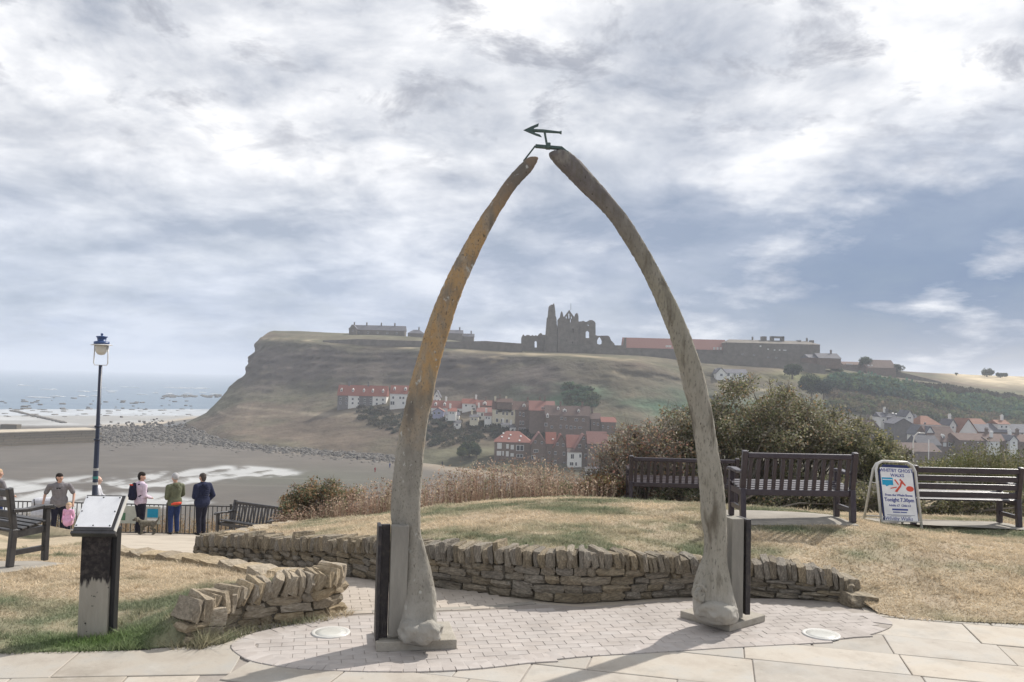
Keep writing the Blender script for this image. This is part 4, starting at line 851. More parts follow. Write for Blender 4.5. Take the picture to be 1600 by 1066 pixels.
def person(label, loc, face, H=1.75, head_turn=0, nod=0, top=None, bottom=None, shoes=None, hair=None, arms=('down', 'down'), build_=1.0, sleeve='long', hat=None, hair_style='short', stance=.09, lean=0.0, stride=0.0, group='people at the railing', vox=.016, puffy=0.0, top_hem=.50, skin=None, extra=None, headk=1.0):
    """local: facing +y, height H"""
    sk = skin or m_skin; t = thing('person', label, 'person', loc, face-PI/2, group); k = H/1.75; w = build_; g = k*headk
    def V(x, y, z): return Vector((x*k, (y+lean*max(0, z-.9))*k, z*k))
    hip, chest, neck = V(0,0,.93), V(0,-.01,1.30), V(0,.0,1.47)
    hc = V(0, .015, 1.615); hd = Matrix.Rotation(head_turn, 3, 'Z'); 
    def Hd(x, y, z): return hc+(hd @ (Matrix.Rotation(-nod, 3, 'X') @ Vector((x, y, z))))*g
    body = [(hip, .125*k*w, V(0,0,1.10), .125*k*w, .78), (V(0,0,1.08), .125*k*w, chest, .155*k*w, .72), (V(-.10*w,0,1.38), .075*k, V(.10*w,0,1.38), .075*k), (neck-Vector((0,0,.05*k)), .058*k, hc-Vector((0,0,.04)), .055*k),
            (Hd(0,-.012,.035), .088*g, Hd(0,.012,.01), .086*g), (Hd(0,.035,-.055), .058*g, Hd(0,.05,-.075), .040*g), (Hd(0,.09,-.005), .014*g, Hd(0,.112,-.03), .017*g)]
    for s in (-1, 1): body.append((Hd(s*.088,0,0), .018*k, Hd(s*.092,-.012,.025), .016*k))
    tops = [(V(0,0,1.0), .14*k*w+puffy, V(0,0,1.12), .142*k*w+puffy, .80), (V(0,0,1.10), .145*k*w+puffy, chest, .172*k*w+puffy, .74), (V(-.12*w,0,1.385), .085*k+puffy*.6, V(.12*w,0,1.385), .085*k+puffy*.6), (V(0,0,1.40), .075*k, V(0,0,1.455), .066*k),
            (V(-.06*w,0,top_hem*1.86), .128*k*w+puffy, V(.06*w,0,top_hem*1.86), .128*k*w+puffy, .95), (V(-.05*w,0,.98), .13*k*w+puffy, V(.05*w,0,.98), .13*k*w+puffy, .92)]
    for s, pose in ((-1, arms[0]), (1, arms[1])):
        sh = V(s*.20*w, 0, 1.385)
        if pose == 'down': el, wr = V(s*.26*w, -.03, 1.10), V(s*.25*w, .06, .86)
        elif pose == 'fwd': el, wr = V(s*.25*w, -.02, 1.11), V(s*.13*w, .22, 1.02)
        elif pose == 'phone': el, wr = V(s*.25*w, .0, 1.11), V(s*.07, .24, 1.17)
        elif pose == 'out': el, wr = V(s*.29*w, -.04, 1.13), V(s*.30*w, .14, .90)
        elif pose == 'rail': el, wr = V(s*.28*w, .08, 1.13), V(s*.22*w, .32, .99)
        elif pose == 'pocket': el, wr = V(s*.30*w, -.06, 1.10), V(s*.20*w, .06, .92)
        body += [(sh, .052*k, el, .040*k), (el, .040*k, wr, .028*k)]
        d = (wr-el).normalized(); sd = Vector((0,0,1)).cross(d).normalized() if abs(d.z) < .9 else Vector((1,0,0)); 
        palm = wr+d*.055*k; body.append((wr, .027*k, palm, .034*k))
        for q in range(4):
            o_ = sd*(q-1.5)*.019*k; f0 = palm+o_+d*.02*k; f1 = f0+d*(.045-.006*abs(q-1.4))*k+Vector((0,0,-.012))*k; body.append((f0, .0095*k, f1, .0085*k))
        body.append((wr+sd*.022*k*s, .011*k, palm+sd*.045*k*s, .009*k))
        ar = .064*k+puffy*.55
        if sleeve == 'long': tops += [(sh, ar+.008, el, ar-.008*k), (el, ar-.008*k, wr-d*.01, .045*k+puffy*.3)]
        else: tops += [(sh, ar+.008, sh.lerp(el, .72), ar+.008)]
    legs = []; shs = []
    for s in (-1, 1):
        hp_, kn, an = V(s*.085*w, 0, .90), V(s*stance*1.05, .03+s*stride*.5, .50), V(s*stance*1.1, -.01+s*stride, .085)
        body += [(hp_, .085*k*w, kn, .055*k), (kn, .055*k, an, .038*k), (an, .038*k, an+Vector((0, .12*k, -.045*k)), .03*k)]
        legs += [(V(s*.078*w,0,.88), .104*k*w, kn, .078*k), (kn, .078*k, an+Vector((0,0,.02)), .066*k)]
        shs.append([(an+Vector((0,-.03*k,-.04*k)), .045*k, an+Vector((s*.015, .13*k, -.05*k)), .038*k)])
    legs.append((V(-.05,0,.95), .105*k*w, V(.05,0,.95), .105*k*w, .85))
    b = blob('body', body, vox*.75, sk, t, 2)
    blob('top', tops, vox, top, t, 3); blob('trousers', legs, vox, bottom, t, 3)
    for sc in shs: blob('shoe', sc, vox, shoes or m_black, t, 2)
    for s in (-1, 1): blob('eye', [(Hd(s*.032,.088,.012), .011*k, Hd(s*.034,.088,.012), .011*k)], .005*k, m_black, t, 0)
    if hat: blob('beanie', [(Hd(0,-.02,.075), .100*k, Hd(0,-.015,.045), .102*k)], vox*.8, hat, t, 2)
    if hair is not None:
        hr = [(Hd(0,-.030,.055), .094*g, Hd(0,-.005,.060), .088*g), (Hd(0,-.045,.0), .082*g, Hd(0,-.035,-.05), .062*g)]
        if hair_style == 'long': hr += [(Hd(0,-.06,0), .08*k, Hd(0,-.07,-.16), .06*k)]
        blob('hair', hr, vox*.8, hair, t, 2)
    if extra: extra(t, V, k)
    return t
c_grey, c_lilac, c_olive, c_navy = cloth('grey_tee', (.20,.19,.20)), cloth('lilac_top', (.60,.50,.60)), cloth('olive_jacket', (.13,.14,.09)), cloth('navy_puffer', (.017,.022,.055))
c_black, c_jean, c_orange, c_pink, c_bag = cloth('black_trousers', (.014,.014,.028)), cloth('jeans', (.02,.04,.13)), cloth('orange_hem', (.75,.10,.06)), cloth('pink_coat', (.72,.40,.58)), cloth('navy_bag', (.015,.016,.04))
c_beanie, c_hair, c_blond, c_white = cloth('grey_beanie', (.42,.42,.43)), cloth('dark_hair', (.02,.015,.013)), cloth('fair_hair', (.50,.36,.24)), cloth('pale_cloth', (.55,.56,.60)); c_greyhair = cloth('greying_hair', (.07,.06,.055))
def foot(px, Y): x = (px-800)/FPX*Y; return Vector((x, Y, gzp(x, Y)))
def pk(px, py, Y): p = at(px, py, Y); return Vector((p.x, Y, gzp(p.x, Y)))
def backpack(t, V, k):
    blob('backpack', [(V(-.04,-.21,1.08), .13*k, V(-.04,-.21,1.33), .105*k), (V(-.02,-.28,1.06), .085*k, V(-.02,-.27,1.18), .07*k), (V(-.04,-.19,1.38), .08*k, V(-.04,-.18,1.42), .05*k)], .018, c_bag, t, 2)
    blob('strap', [(V(-.11,-.12,1.42), .022, V(-.12,.08,1.42), .022), (V(-.12,.08,1.42), .022, V(-.14,.13,1.2), .022), (V(-.14,.13,1.2), .018, V(-.15,-.12,1.08), .018)], .012, c_bag, t, 1)
    blob('strap', [(V(.10,-.12,1.42), .022, V(.11,.08,1.42), .022), (V(.11,.08,1.42), .022, V(.14,.13,1.2), .022), (V(.14,.13,1.2), .018, V(.15,-.12,1.08), .018)], .012, c_bag, t, 1)
    blob('red_trim', [(V(-.10,-.265,1.40), .028, V(.03,-.265,1.41), .024)], .012, c_orange, t, 1)
person('man in a lilac top and black trousers carrying a dark backpack at the railing', pk(217,838,24.3), R(48), 1.76, head_turn=R(-35), nod=R(14), top=c_lilac, bottom=c_black, hair=c_hair, arms=('fwd','fwd'), build_=1.22, extra=backpack, hair_style='short')
def hem(t, V, k):
    mb = MB(); z0 = V(0,0,.87).z; mb.lathe([(.185*k,z0),(.195*k,z0+.05),(.185*k,z0+.075)], (0,0,0), 18); o = mb.build('hem', c_orange, t, True); o.scale = (1.08, .88, 1)
    blob('hood', [(V(-.07,-.10,1.46), .055, V(.07,-.10,1.46), .055), (V(0,-.13,1.40), .06, V(0,-.12,1.43), .06)], .016, c_olive, t, 2)
person('man in an olive hooded jacket, grey beanie and blue jeans', pk(271,832,24.5), R(140), 1.74, nod=R(22), top=c_olive, bottom=c_jean, hat=c_beanie, arms=('fwd','rail'), build_=1.05, puffy=.02, extra=hem)
def quilt(t, V, k):
    blob('hood', [(V(-.07,-.13,1.44), .06, V(.07,-.13,1.44), .06), (V(0,-.15,1.38), .07, V(0,-.15,1.42), .06)], .016, c_navy, t, 2)
    mb = MB()
    for z in [.93+.055*i for i in range(9)]:
        r1 = (.152+.03*max(0, min(1, (z-1.05)/.25)))*k+.030
        mb.tube([V(r1/k*math.cos(a), .80*r1/k*math.sin(a)-.005, z) for a in [q*PI/12 for q in range(25)]], .014, 6)
    mb.build('quilted_rings', c_navy, t, True)
person('tall man in a navy quilted puffer jacket and dark trousers looking down to the left', pk(314,829,24.5), R(150), 1.78, nod=R(20), top=c_navy, bottom=c_black, hair=c_greyhair, arms=('phone','pocket'), puffy=.04, build_=1.08, extra=quilt, stance=.075)
def logo(t, V, k): mb = MB(); mb.box(V(.0,.137,1.33), (.10,.012,.035)); mb.build('chest_print', m_black, t)
person('dark haired man in a grey t-shirt reaching down to a child', pk(90,836,22.6), R(-72), 1.62, head_turn=R(52), nod=R(8), top=c_grey, bottom=c_black, hair=c_hair, arms=('out','out'), sleeve='short', build_=1.3, extra=logo, lean=.10, stride=.10, top_hem=.48)
def coat(t, V, k): blob('coat', [(V(0,0,1.22), .15*k, V(0,0,.80), .30*k, .85)], .02, c_pink, t, 3)
person('toddler with fair hair in a pink flared coat beside the man in grey', pk(105,843,21.2), R(-100), .80, head_turn=R(10), top=c_pink, bottom=c_black, hair=c_blond, arms=('down','down'), build_=1.25, extra=coat, vox=.010, skin=m_skin2, headk=1.55)
person('balding person in a pale top, only the head showing behind the tilted lectern plate', pk(149,838,24.0), R(20), 1.62, top=c_white, bottom=c_black, hair=None, arms=('rail','rail'), skin=m_skin2)
person('fair haired person at the left edge whose head shows above the dark bench', pk(-7,838,23.4), R(60), 1.72, top=c_grey, bottom=c_jean, hair=c_blond, arms=('rail','rail'))
# bag on the ground and the pushchair hood beside the man
bg = pk(116,846,21.2); t = thing('bag', 'small grey bag with a red flap on the ground between the toddler and the lectern', 'bag', bg, 0)
blob('bag_body', [((-.16,0,.09), .09, (.16,0,.09), .085)], .016, cloth('grey_bag', (.22,.22,.23)), t, 2); blob('flap', [((.07,-.03,.155), .045, (.19,-.03,.15), .045)], .014, c_orange, t, 1)
pc = pk(66,838,23.0); t = thing('pushchair', 'pushchair draped in pale blue cloth beside the man in the grey t-shirt', 'pushchair', pc, R(20))
blob('hood', [((-.16,.06,.80), .16, (.16,.06,.80), .16), ((-.15,.02,.50), .17, (.15,.02,.50), .17)], .025, c_white, t, 3)
for sx in (-1, 1):
    mb = MB(); mb.tube([(sx*.20,-.25,.95), (sx*.20,.12,.40), (sx*.20,.30,.10)], .014, 6); mb.build('handle', m_iron, t, True)
    for sy in (-.22, .30):
        mb = MB(); mb.tube([(sx*.22-.02,sy,.095),(sx*.22+.02,sy,.095)], .095, 14); mb.build('wheel', m_black, t)
        mb = MB(); mb.bar((sx*.20,.1,.42), (sx*.2,sy,.1), .02, .02); mb.build('strut', m_iron, t)
# dog
dg_ = pk(229,841,23.7); dog = thing('dog', 'curly grey-brown dog standing by the backpacker, facing left', 'dog', dg_, R(8))
m_fur = mat('dog_fur', [(.06,.055,.045), (.17,.155,.12), (.24,.22,.17)], scale=11, rough=.95, bump=.9, bscale=45, bdist=.03)
dc = [((-.16,0,.43), .115, (.20,0,.42), .10, .85), ((-.16,0,.42), .12, (-.10,0,.38), .115, .85), ((.18,0,.43), .10, (.24,0,.41), .09), ((-.20,0,.47), .075, (-.33,0,.56), .065), ((-.34,0,.58), .078, (-.37,0,.58), .072), ((-.40,0,.555), .045, (-.465,0,.54), .034)]
for s in (-1, 1):
    dc += [((-.33,s*.07,.60), .028, (-.325,s*.095,.51), .032), ((-.17,s*.065,.36), .05, (-.17,s*.065,.20), .033), ((-.17,s*.065,.20), .032, (-.175,s*.065,.045), .028), ((-.175,s*.065,.03), .03, (-.21,s*.065,.025), .026),
           ((.22,s*.07,.37), .072, (.16,s*.07,.24), .042), ((.16,s*.07,.24), .038, (.27,s*.07,.15), .028), ((.27,s*.07,.15), .028, (.25,s*.07,.04), .026), ((.25,s*.07,.03), .029, (.205,s*.07,.025), .025)]
dc += [((.29,0,.46), .035, (.37,0,.56), .028), ((.37,0,.56), .028, (.39,0,.66), .02)]
blob('body', dc, .011, m_fur, dog, 1); blob('nose', [((-.495,0,.548), .016, (-.50,0,.548), .014)], .006, m_black, dog, 0)
for s in (-1, 1): blob('eye', [((-.41,s*.045,.60), .012, (-.412,s*.045,.60), .012)], .005, m_black, dog, 0)

dog.scale = (.80, .80, .74)
# ------------------------------------------------------------------ vegetation near
def leafcloud(name, pts, size, cols, material, parent=None, kind=None, label=None, seed=1, aspect=.55, jitter=.35, up=0.0):
    """one small folded leaf (two triangles) per point"""
    rg = np.random.default_rng(seed); n = len(pts); sz = size*rg.uniform(.6, 1.4, n)
    a = rg.normal(0, 1, (n, 3)); a[:, 2] += up; a /= np.linalg.norm(a, axis=1)[:, None]; b = np.cross(a, rg.normal(0, 1, (n, 3))); b /= np.linalg.norm(b, axis=1)[:, None]
    c = np.cross(a, b); co = np.empty((n, 4, 3)); co[:, 0] = pts; co[:, 1] = pts+a*sz[:, None]*.5+b*sz[:, None]*aspect*.5+c*sz[:, None]*.08; co[:, 2] = pts+a*sz[:, None]; co[:, 3] = pts+a*sz[:, None]*.5-b*sz[:, None]*aspect*.5+c*sz[:, None]*.08
    cc = np.repeat(cols[:, None], 4, 1)
    return npmesh(name, co.reshape(-1, 3), np.arange(4*n).reshape(-1, 4), material, cc.reshape(-1, 3), kind, label, parent, size=4)
def clump_points(centers, radii, n, rg, shell=.55):
    """points spread through clumps: centers (k,3), radii (k,)"""
    w = radii**2; k = rg.choice(len(centers), n, p=w/w.sum()); d = rg.normal(0, 1, (n, 3)); d /= np.linalg.norm(d, axis=1)[:, None]
    r = (shell+(1-shell)*rg.random(n))*radii[k]; r *= np.where(rg.random(n) < .12, 1.25, 1); return centers[k]+d*r[:, None]*np.array([1, 1, .85]), k
def palette(n, cols, w, rg, k=None, kv=None):
    cols = np.array(cols); i = rg.choice(len(cols), n, p=np.array(w)/sum(w)); c = cols[i]*rg.uniform(.65, 1.35, n)[:, None]
    if k is not None: c = c*kv[k][:, None]
    return c
def shrub(label, env, n, size, cols, w, seed, nb=40, twig=.5, group='shrubs behind the benches', clumps=120, crad=(.25, .5), name='shrub', bare=0):
    """env: ellipsoids (x,y,z,rx,ry,rz) the crown fills"""
    rg = np.random.default_rng(seed); rr = random.Random(seed); e0 = env[0]
    t = thing(name, label, 'shrub', (e0[0], e0[1], e0[2]-e0[5]), 0, group); o = np.array(t.location)
    vol = np.array([e[3]*e[4]*e[5] for e in env]); cs = []; rs = []
    for _ in range(clumps):
        e = env[rg.choice(len(env), p=vol/vol.sum())]; d = rg.normal(0, 1, 3); d /= np.linalg.norm(d); d[2] = abs(d[2])*1.0 if rg.random() < .8 else d[2]
        r = rg.uniform(.45, 1.0); cs.append(np.array(e[:3])+d*r*np.array(e[3:])); rs.append(rg.uniform(*crad))
    cs = np.array(cs)-o; rs = np.array(rs); p, k = clump_points(cs, rs, n, rg, .35); kv = rg.uniform(.7, 1.25, len(cs))
    lowp = rg.random(n) < .12; p[lowp, 2] *= .35; p[:, 2] = np.maximum(p[:, 2], .02)
    leafcloud('foliage', p, size, palette(n, cols, w, rg, k, kv), m_leaf, t, seed=seed)
    mb = MB()
    for i in range(nb):
        j = rg.integers(len(cs)); e = cs[j]; s_ = Vector((rr.uniform(-.5, .5)*e0[3]+e[0]*.4, rr.uniform(-.3, .3)*e0[4]+e[1]*.3, 0)); m_ = s_.lerp(Vector(e), .5)+Vector((rr.uniform(-.2, .2), rr.uniform(-.2, .2), rr.uniform(0, .3)))
        mb.tube([s_, m_, Vector(e)], [.03, .02, .008], 5, False)
        for q in range(5): d = Vector((rr.gauss(0,1), rr.gauss(0,1), abs(rr.gauss(0,1)))).normalized()*rs[j]*rr.uniform(.9, 1.5); mb.tube([Vector(e), Vector(e)+d*.6+Vector((0,0,.03)), Vector(e)+d], [.008,.006,.003], 3, False)
    mb.build('branches', m_twig, t); return t
m_twig = mat('grey_twigs', [(.17,.15,.125), (.27,.24,.205)], scale=20, bump=0)
OLV, DGR, GRY, BRN, RED, YEL = (.225,.22,.125), (.11,.13,.07), (.265,.245,.19), (.30,.21,.13), (.34,.19,.15), (.35,.315,.15)
def ell(px, py_top, py_bot, wpx, Y, ry):
    a, b = at(px, py_top, Y), at(px, py_bot, Y); return (a.x, Y, (a.z+b.z)/2, wpx/2/FPX*Y, ry, (a.z-b.z)/2)
shrub('broad olive and grey twiggy shrub behind the middle bench, tallest of the hedge', [ell(1180,596,800,250,18.3,1.3), ell(1110,625,800,160,18.0,1.1), ell(1265,618,800,180,18.4,1.2)], 50000, .058, [OLV,DGR,GRY,BRN], [4,1.6,3.2,1.2], 41, 170, clumps=300, crad=(.14,.34))
shrub('rounded green shrub sloping down towards the folding sign', [ell(1330,655,800,170,18.2,1.1), ell(1385,695,800,110,17.8,.9)], 21000, .056, [OLV,DGR,YEL,GRY], [4,2.2,1.4,1.4], 42, 70, clumps=140, crad=(.13,.3))
shrub('reddish brown half bare twiggy shrub left of the right jawbone', [ell(1010,660,800,150,17.2,.9), ell(960,705,800,80,16.8,.7)], 8000, .05, [RED,BRN,GRY,OLV], [2,2.4,2.4,1.2], 43, 170, clumps=120, crad=(.14,.36))
shrub('grey-green shrub filling the gap behind the right jawbone', [ell(1060,640,800,110,17.8,.9)], 12000, .058, [GRY,OLV,BRN,DGR], [3,2.4,1.2,1], 44, 40, clumps=70, crad=(.18,.36))
shrub('low clipped grey-green hedge under the benches, left stretch', [ell(1060,752,808,190,16.9,.6), ell(1190,756,812,200,16.9,.6), ell(1290,760,812,120,16.6,.5)], 20000, .05, [GRY,DGR,OLV,BRN], [3,2.4,2,.8], 45, 30, clumps=90, crad=(.12,.24), name='hedge')
shrub('low clipped grey-green hedge behind the bench with four rails', [ell(1330,748,806,170,16.6,.5), ell(1480,757,812,190,16.4,.5), ell(1620,760,816,160,16.3,.5)], 24000, .05, [GRY,DGR,OLV,YEL], [3,2,2.4,1], 46, 30, clumps=110, crad=(.12,.24), name='hedge')
shrub('bushy plant with pale orange seed heads at the left end of the weeds', [ell(510,752,815,110,16.8,.6), ell(465,775,810,60,16.6,.5)], 9000, .05, [DGR,BRN,(.34,.21,.12),OLV], [3,1.5,2,1.5], 47, 25, clumps=50, crad=(.1,.22), group='weeds behind the mound')
shrub('small fresh green bush among the dry weeds left of the twiggy shrub', [ell(880,757,792,90,16.6,.5)], 5000, .05, [(.09,.15,.05),OLV,YEL,BRN], [3,2,1.4,1], 48, 12, clumps=40, crad=(.1,.2), group='weeds behind the mound')
shrub('orange-brown bush at the foot of the twiggy shrub', [ell(945,742,795,80,16.4,.5)], 5000, .05, [BRN,(.28,.15,.07),OLV,YEL], [3,2,1.2,1], 49, 14, clumps=40, crad=(.1,.2), group='weeds behind the mound')
# the dry weeds: stems with seed heads
def weeds(name, label, rows, n, cols, w, seed, hrange, head=.02):
    rg = np.random.default_rng(seed); u = rg.random(n)*(len(rows)-1); i = u.astype(int).clip(0, len(rows)-2); f = u-i; rows = np.array(rows, float)
    row = rows[i]*(1-f)[:, None]+rows[i+1]*f[:, None]          # px, py_top, py_bot, Y
    Y = row[:, 3]+rg.uniform(-.9, .9, n)
    base = np.array([tuple(at(a, b, c)) for a, b, c in zip(row[:, 0], row[:, 2], Y)]); topz = np.array([at(a, b, c).z for a, b, c in zip(row[:, 0], row[:, 1], Y)])
    base[:, 2] -= .05; h = (topz-base[:, 2])*rg.uniform(*hrange, n)*(.55+.9*fbm(base[:, 0]*1.1, base[:, 1], 3))
    ln = rg.normal(0, .12, (n, 2))*h[:, None]; az = rg.uniform(0, 2*PI, n); wd = rg.uniform(.005, .011, n)
    d = np.c_[np.cos(az)*wd, np.sin(az)*wd, np.zeros(n)]; tip = base+np.c_[ln, h]; co = np.empty((n, 3, 3)); co[:, 0] = base-d; co[:, 1] = base+d; co[:, 2] = tip
    c = palette(n, cols, w, rg); npmesh(name, co.reshape(-1, 3), np.arange(3*n).reshape(-1, 3), m_weed, np.repeat(c, 3, 0), 'stuff', label)
    m = 7; t_ = rg.random((n, m))**.6; p = (base[:, None]+(tip-base)[:, None]*(.45+.55*t_)[..., None]+rg.normal(0, .025, (n, m, 3))).reshape(-1, 3)
    leafcloud('seed_heads', p, head*2, np.repeat(c, m, 0)*rg.uniform(.6, 1.4, n*m)[:, None], m_weed, None, 'stuff', 'dry brown seed heads of the weeds', seed)
weeds('dry_weeds', 'tall dry reddish brown weeds behind the mound', [(430,790,835,16.3),(500,770,830,16.4),(560,758,818,16.4),(620,752,808,16.4),(700,738,800,16.3),(760,728,792,16.4),(830,725,788,16.5),(880,738,785,16.5),(960,745,785,16.5)], 3000, [(.34,.235,.18),(.44,.335,.26),(.22,.15,.115),(.48,.40,.30),(.25,.245,.15)], [3,3,1.2,1.6,.8], 51, (.30, 1.05))
weeds('wildflowers', 'pale green weeds with small white flowers beyond the four rail bench', [(1425,725,775,17.6),(1480,710,778,18.2),(1540,708,782,18.4),(1620,715,785,18.2),(1700,715,790,18)], 3600, [(.19,.19,.09),(.13,.15,.065),(.26,.23,.13),(.5,.5,.42)], [3,3,1.5,.5], 52, (.6, 1.05))
weeds('dry_weeds', 'dry grass beyond the railing', [(-60,800,850,27),(60,800,850,27),(180,800,850,27),(300,802,850,27),(420,800,845,26.8),(480,800,838,26)], 2600, [(.36,.27,.16),(.26,.17,.10),(.22,.2,.1)], [3,2,1], 53, (.5, 1.0))
# ------------------------------------------------------------------ far: sea, beach, headland
SEA = -35.0; EYE = 2.4-SEA
m_sea = mat('sea_water', [(.075,.135,.205), (.12,.185,.25)], scale=.02, rough=.42, bump=.8, bscale=.35, bdist=.9, spec=.5, stretch=(.4,1.6,1))
m_beach = mat('wet_sand', [(.85,.85,.85), (1.1,1.1,1.1)], scale=.08, attr=True, rough=.75, bump=.4, bscale=.6, bdist=.3, spec=.3)
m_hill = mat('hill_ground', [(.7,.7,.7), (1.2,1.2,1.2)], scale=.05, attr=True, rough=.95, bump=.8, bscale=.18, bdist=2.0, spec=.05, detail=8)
m_foam = flat('sea_foam', (.78,.80,.80), .8, bump=0)
ns = 60; xs = np.linspace(-7000, 7000, 70); ys = np.r_[np.linspace(88, 900, 30), np.geomspace(950, 8000, 30)]
def gridmesh(name, X, Yg, Zg, material, kind, label, col=None, smooth=True):
    r_, c_ = X.shape; idx = np.arange(r_*c_).reshape(r_, c_); q = np.stack([idx[:-1, :-1], idx[:-1, 1:], idx[1:, 1:], idx[1:, :-1]], -1).reshape(-1, 4)
    return npmesh(name, np.c_[X.ravel(), Yg.ravel(), Zg.ravel()], q, material, None if col is None else col.reshape(-1, 3), kind, label, None, smooth, 4)
gx, gy = np.meshgrid(xs, ys); gridmesh('sea', gx, gy, gx*0+SEA-.5, m_sea, 'structure', 'grey-blue sea reaching the horizon')
# beach, in view rows: wet sand, shallow pools
def zpx(px, py): p = gz(px, py, SEA); return p.x, p.y
pxs = np.linspace(-500, 1150, 330); pys = np.r_[np.linspace(640, 712, 90), np.linspace(713, 800, 110), np.linspace(805, 900, 20)]
PX, PY = np.meshgrid(pxs, pys); G = np.array([zpx(a, b) for a, b in zip(PX.ravel(), PY.ravel())]).reshape(PX.shape+(2,))
BX, BY = G[..., 0], G[..., 1]; nzs = fbm(BX*.05+3, BY*.02+1, 5); nzf = fbm(BX*.25, BY*.09, 4)
def soft(poly, d=6): 
    m = inside(poly, PX+ (nzf-.5)*60+(nzs-.5)*40, PY+(nzf-.5)*9+(nzs-.5)*6)
    m = m.astype(float)
    for _ in range(2):
        q_ = np.pad(m, 1, mode='edge'); m = sum(q_[i:i+m.shape[0], j:j+m.shape[1]] for i in range(3) for j in range(3))/9
    return m
poolA = soft([(-500,745),(0,748),(60,758),(120,766),(200,768),(260,772),(330,786),(200,800),(-500,860)])
poolB = soft([(150,752),(200,741),(290,734),(400,731),(475,737),(470,744),(380,747),(330,757),(250,762),(180,763)])
poolC = soft([(40,753),(130,747),(200,744),(150,751),(60,757)])
wet = np.clip(poolA+poolB*(.55+.9*(nzf > .47))+poolC, 0, 1); wet *= np.clip((nzf-.30)*6, .1, 1)
sand = np.array([.135,.118,.098])[None, None]*(.75+.5*nzs)[..., None]
green = np.exp(-((PX-480)/140)**2-((PY-748)/16)**2)[..., None]; sand = sand*(1-.5*green)+np.array([.075,.095,.06])*.5*green
upper = np.clip((np.interp(PX, [-500,250,420,520,600,700,800,960,1150], [600,600,700,708,718,735,748,770,790])+8-PY)/10, 0, 1)*np.clip((PX-380)/100, 0, 1)
upper = np.maximum(upper, np.exp(-((PY-np.interp(PX, [430,540,600,660,760,860,960], [703,708,716,725,735,750,765]))/5)**2)*(PX > 430)*(nzf > .40))
upper = np.clip(upper, 0, 1)[..., None]; sand = sand*(1-upper)+np.array([.33,.27,.20])*upper
streak = np.clip((fbm(BX*.03+9, BY*.15, 4)-.6)*5, 0, 1)[..., None]*.35; sand = sand*(1-streak)+np.array([.24,.22,.19])*streak
beyond = np.clip((668-PY)/4, 0, 1)[..., None]
sand = sand*.74
colr = sand*(1-wet[..., None])+np.array([.40,.405,.40])*wet[..., None]  # pools: the sky's glint is painted in as pale grey
# seaward flats beyond the pier: pale wet shallows and dark scars
shal = np.clip((fbm(BX*.012+2, BY*.012, 5)-.45)*6, 0, 1)[..., None]; flats = np.array([.42,.43,.43])*(1-shal*.55)+np.array([.20,.19,.17])*shal*.55
flats = np.where((PY < 650)[..., None], np.array([.40,.43,.46])*(.8+.4*nzf[..., None]), flats)
spit = (np.exp(-((PY-np.interp(PX, [150,220,260,300], [668,665,661,655]))/3.2)**2)*(PX > 140)*(PX < 320))[..., None]; flats = flats*(1-spit)+np.array([.42,.36,.28])*spit
colr = colr*(1-beyond)+flats*beyond
gridmesh('beach', BX, BY, np.full(BX.shape, SEA)+.25*np.clip(wet*-1+1, 0, 1), m_beach, 'structure', 'dark wet beach with pale tidal pools', colr)
# breaking waves and rocks in the shallows
mb = MB(); rg = random.Random(9)
for (a, b, y, n) in ((70,100,609,2),(130,205,612,5),(48,150,620,6),(215,350,607,8),(220,340,615,6),(160,240,606,3),(0,60,603,2)):
    for k in range(n):
        px = rg.uniform(a, b); py = y+rg.uniform(-1.6, 1.6); p = gz(px, py, SEA); l = rg.uniform(8, 26)*p.y/FPX
        pts = [p+Vector((l*(q/6-.5), rg.uniform(-3, 3), .0)) for q in range(7)]; mb.tube(pts, [.15,.6,.9,1.1,.9,.6,.15], 6)
tag(mb.build('breaking_waves', m_foam, None, True), 'white breaking waves near the headland', None, None, 'stuff')
m_rock = mat('dark_rock', [(.055,.05,.045), (.13,.12,.105), (.24,.225,.20)], scale=.8, rough=.9, bump=.6, bscale=2, bdist=.3)
m_rockl = mat('pale_boulder', [(.06,.055,.05), (.13,.12,.108), (.26,.25,.225)], scale=.6, rough=.9, bump=.5, bscale=2, bdist=.3)
RK = [stone_mesh(700+i, jit=.18, rnd_=.3) for i in range(6)]
def rocks(name, pts, material, label):
    V_ = []; F_ = []; o = 0; base = []
    for me in RK: base.append((np.array([tuple(v.co) for v in me.vertices]), [tuple(p.vertices) for p in me.polygons]))
    for (x, y, z, s, fz) in pts:
        b, f = base[rg.randrange(6)]; a = rg.uniform(0, 2*PI); ca_, sa_ = math.cos(a), math.sin(a); s1, s2 = s*rg.uniform(.8, 1.5), s*rg.uniform(.7, 1.1)
        q = np.c_[(b[:, 0]*ca_*s1-b[:, 1]*sa_*s2)+x, (b[:, 0]*sa_*s1+b[:, 1]*ca_*s2)+y, b[:, 2]*s*fz+z]; V_.append(q); F_.append(np.array(f)+o); o += len(q)
    return npmesh(name, np.concatenate(V_), np.concatenate(F_), material, None, 'stuff', label, size=4)
lst = []
for _ in range(110):
    px, py = rg.uniform(-20, 300), rg.choice([rg.gauss(640, 3.5), rg.gauss(648, 4), rg.gauss(628, 3)]); 
    if py > 655 or py < 620: continue
    p = gz(px, py, SEA); lst.append((p.x, p.y, SEA+.1, rg.uniform(1.5, 5), .35))
for k in range(26): p = gz(20+k*3.2, 643+k*.75, SEA); lst.append((p.x, p.y, SEA+.2, 4, .5))
for k in range(50): px = rg.uniform(255, 345); p = gz(px, 619+rg.uniform(-1.5, 2), SEA); lst.append((p.x, p.y, SEA+.2, 5, .4))
rocks('rock_scars', lst, m_rock, 'dark flat rocks lying in the shallows')

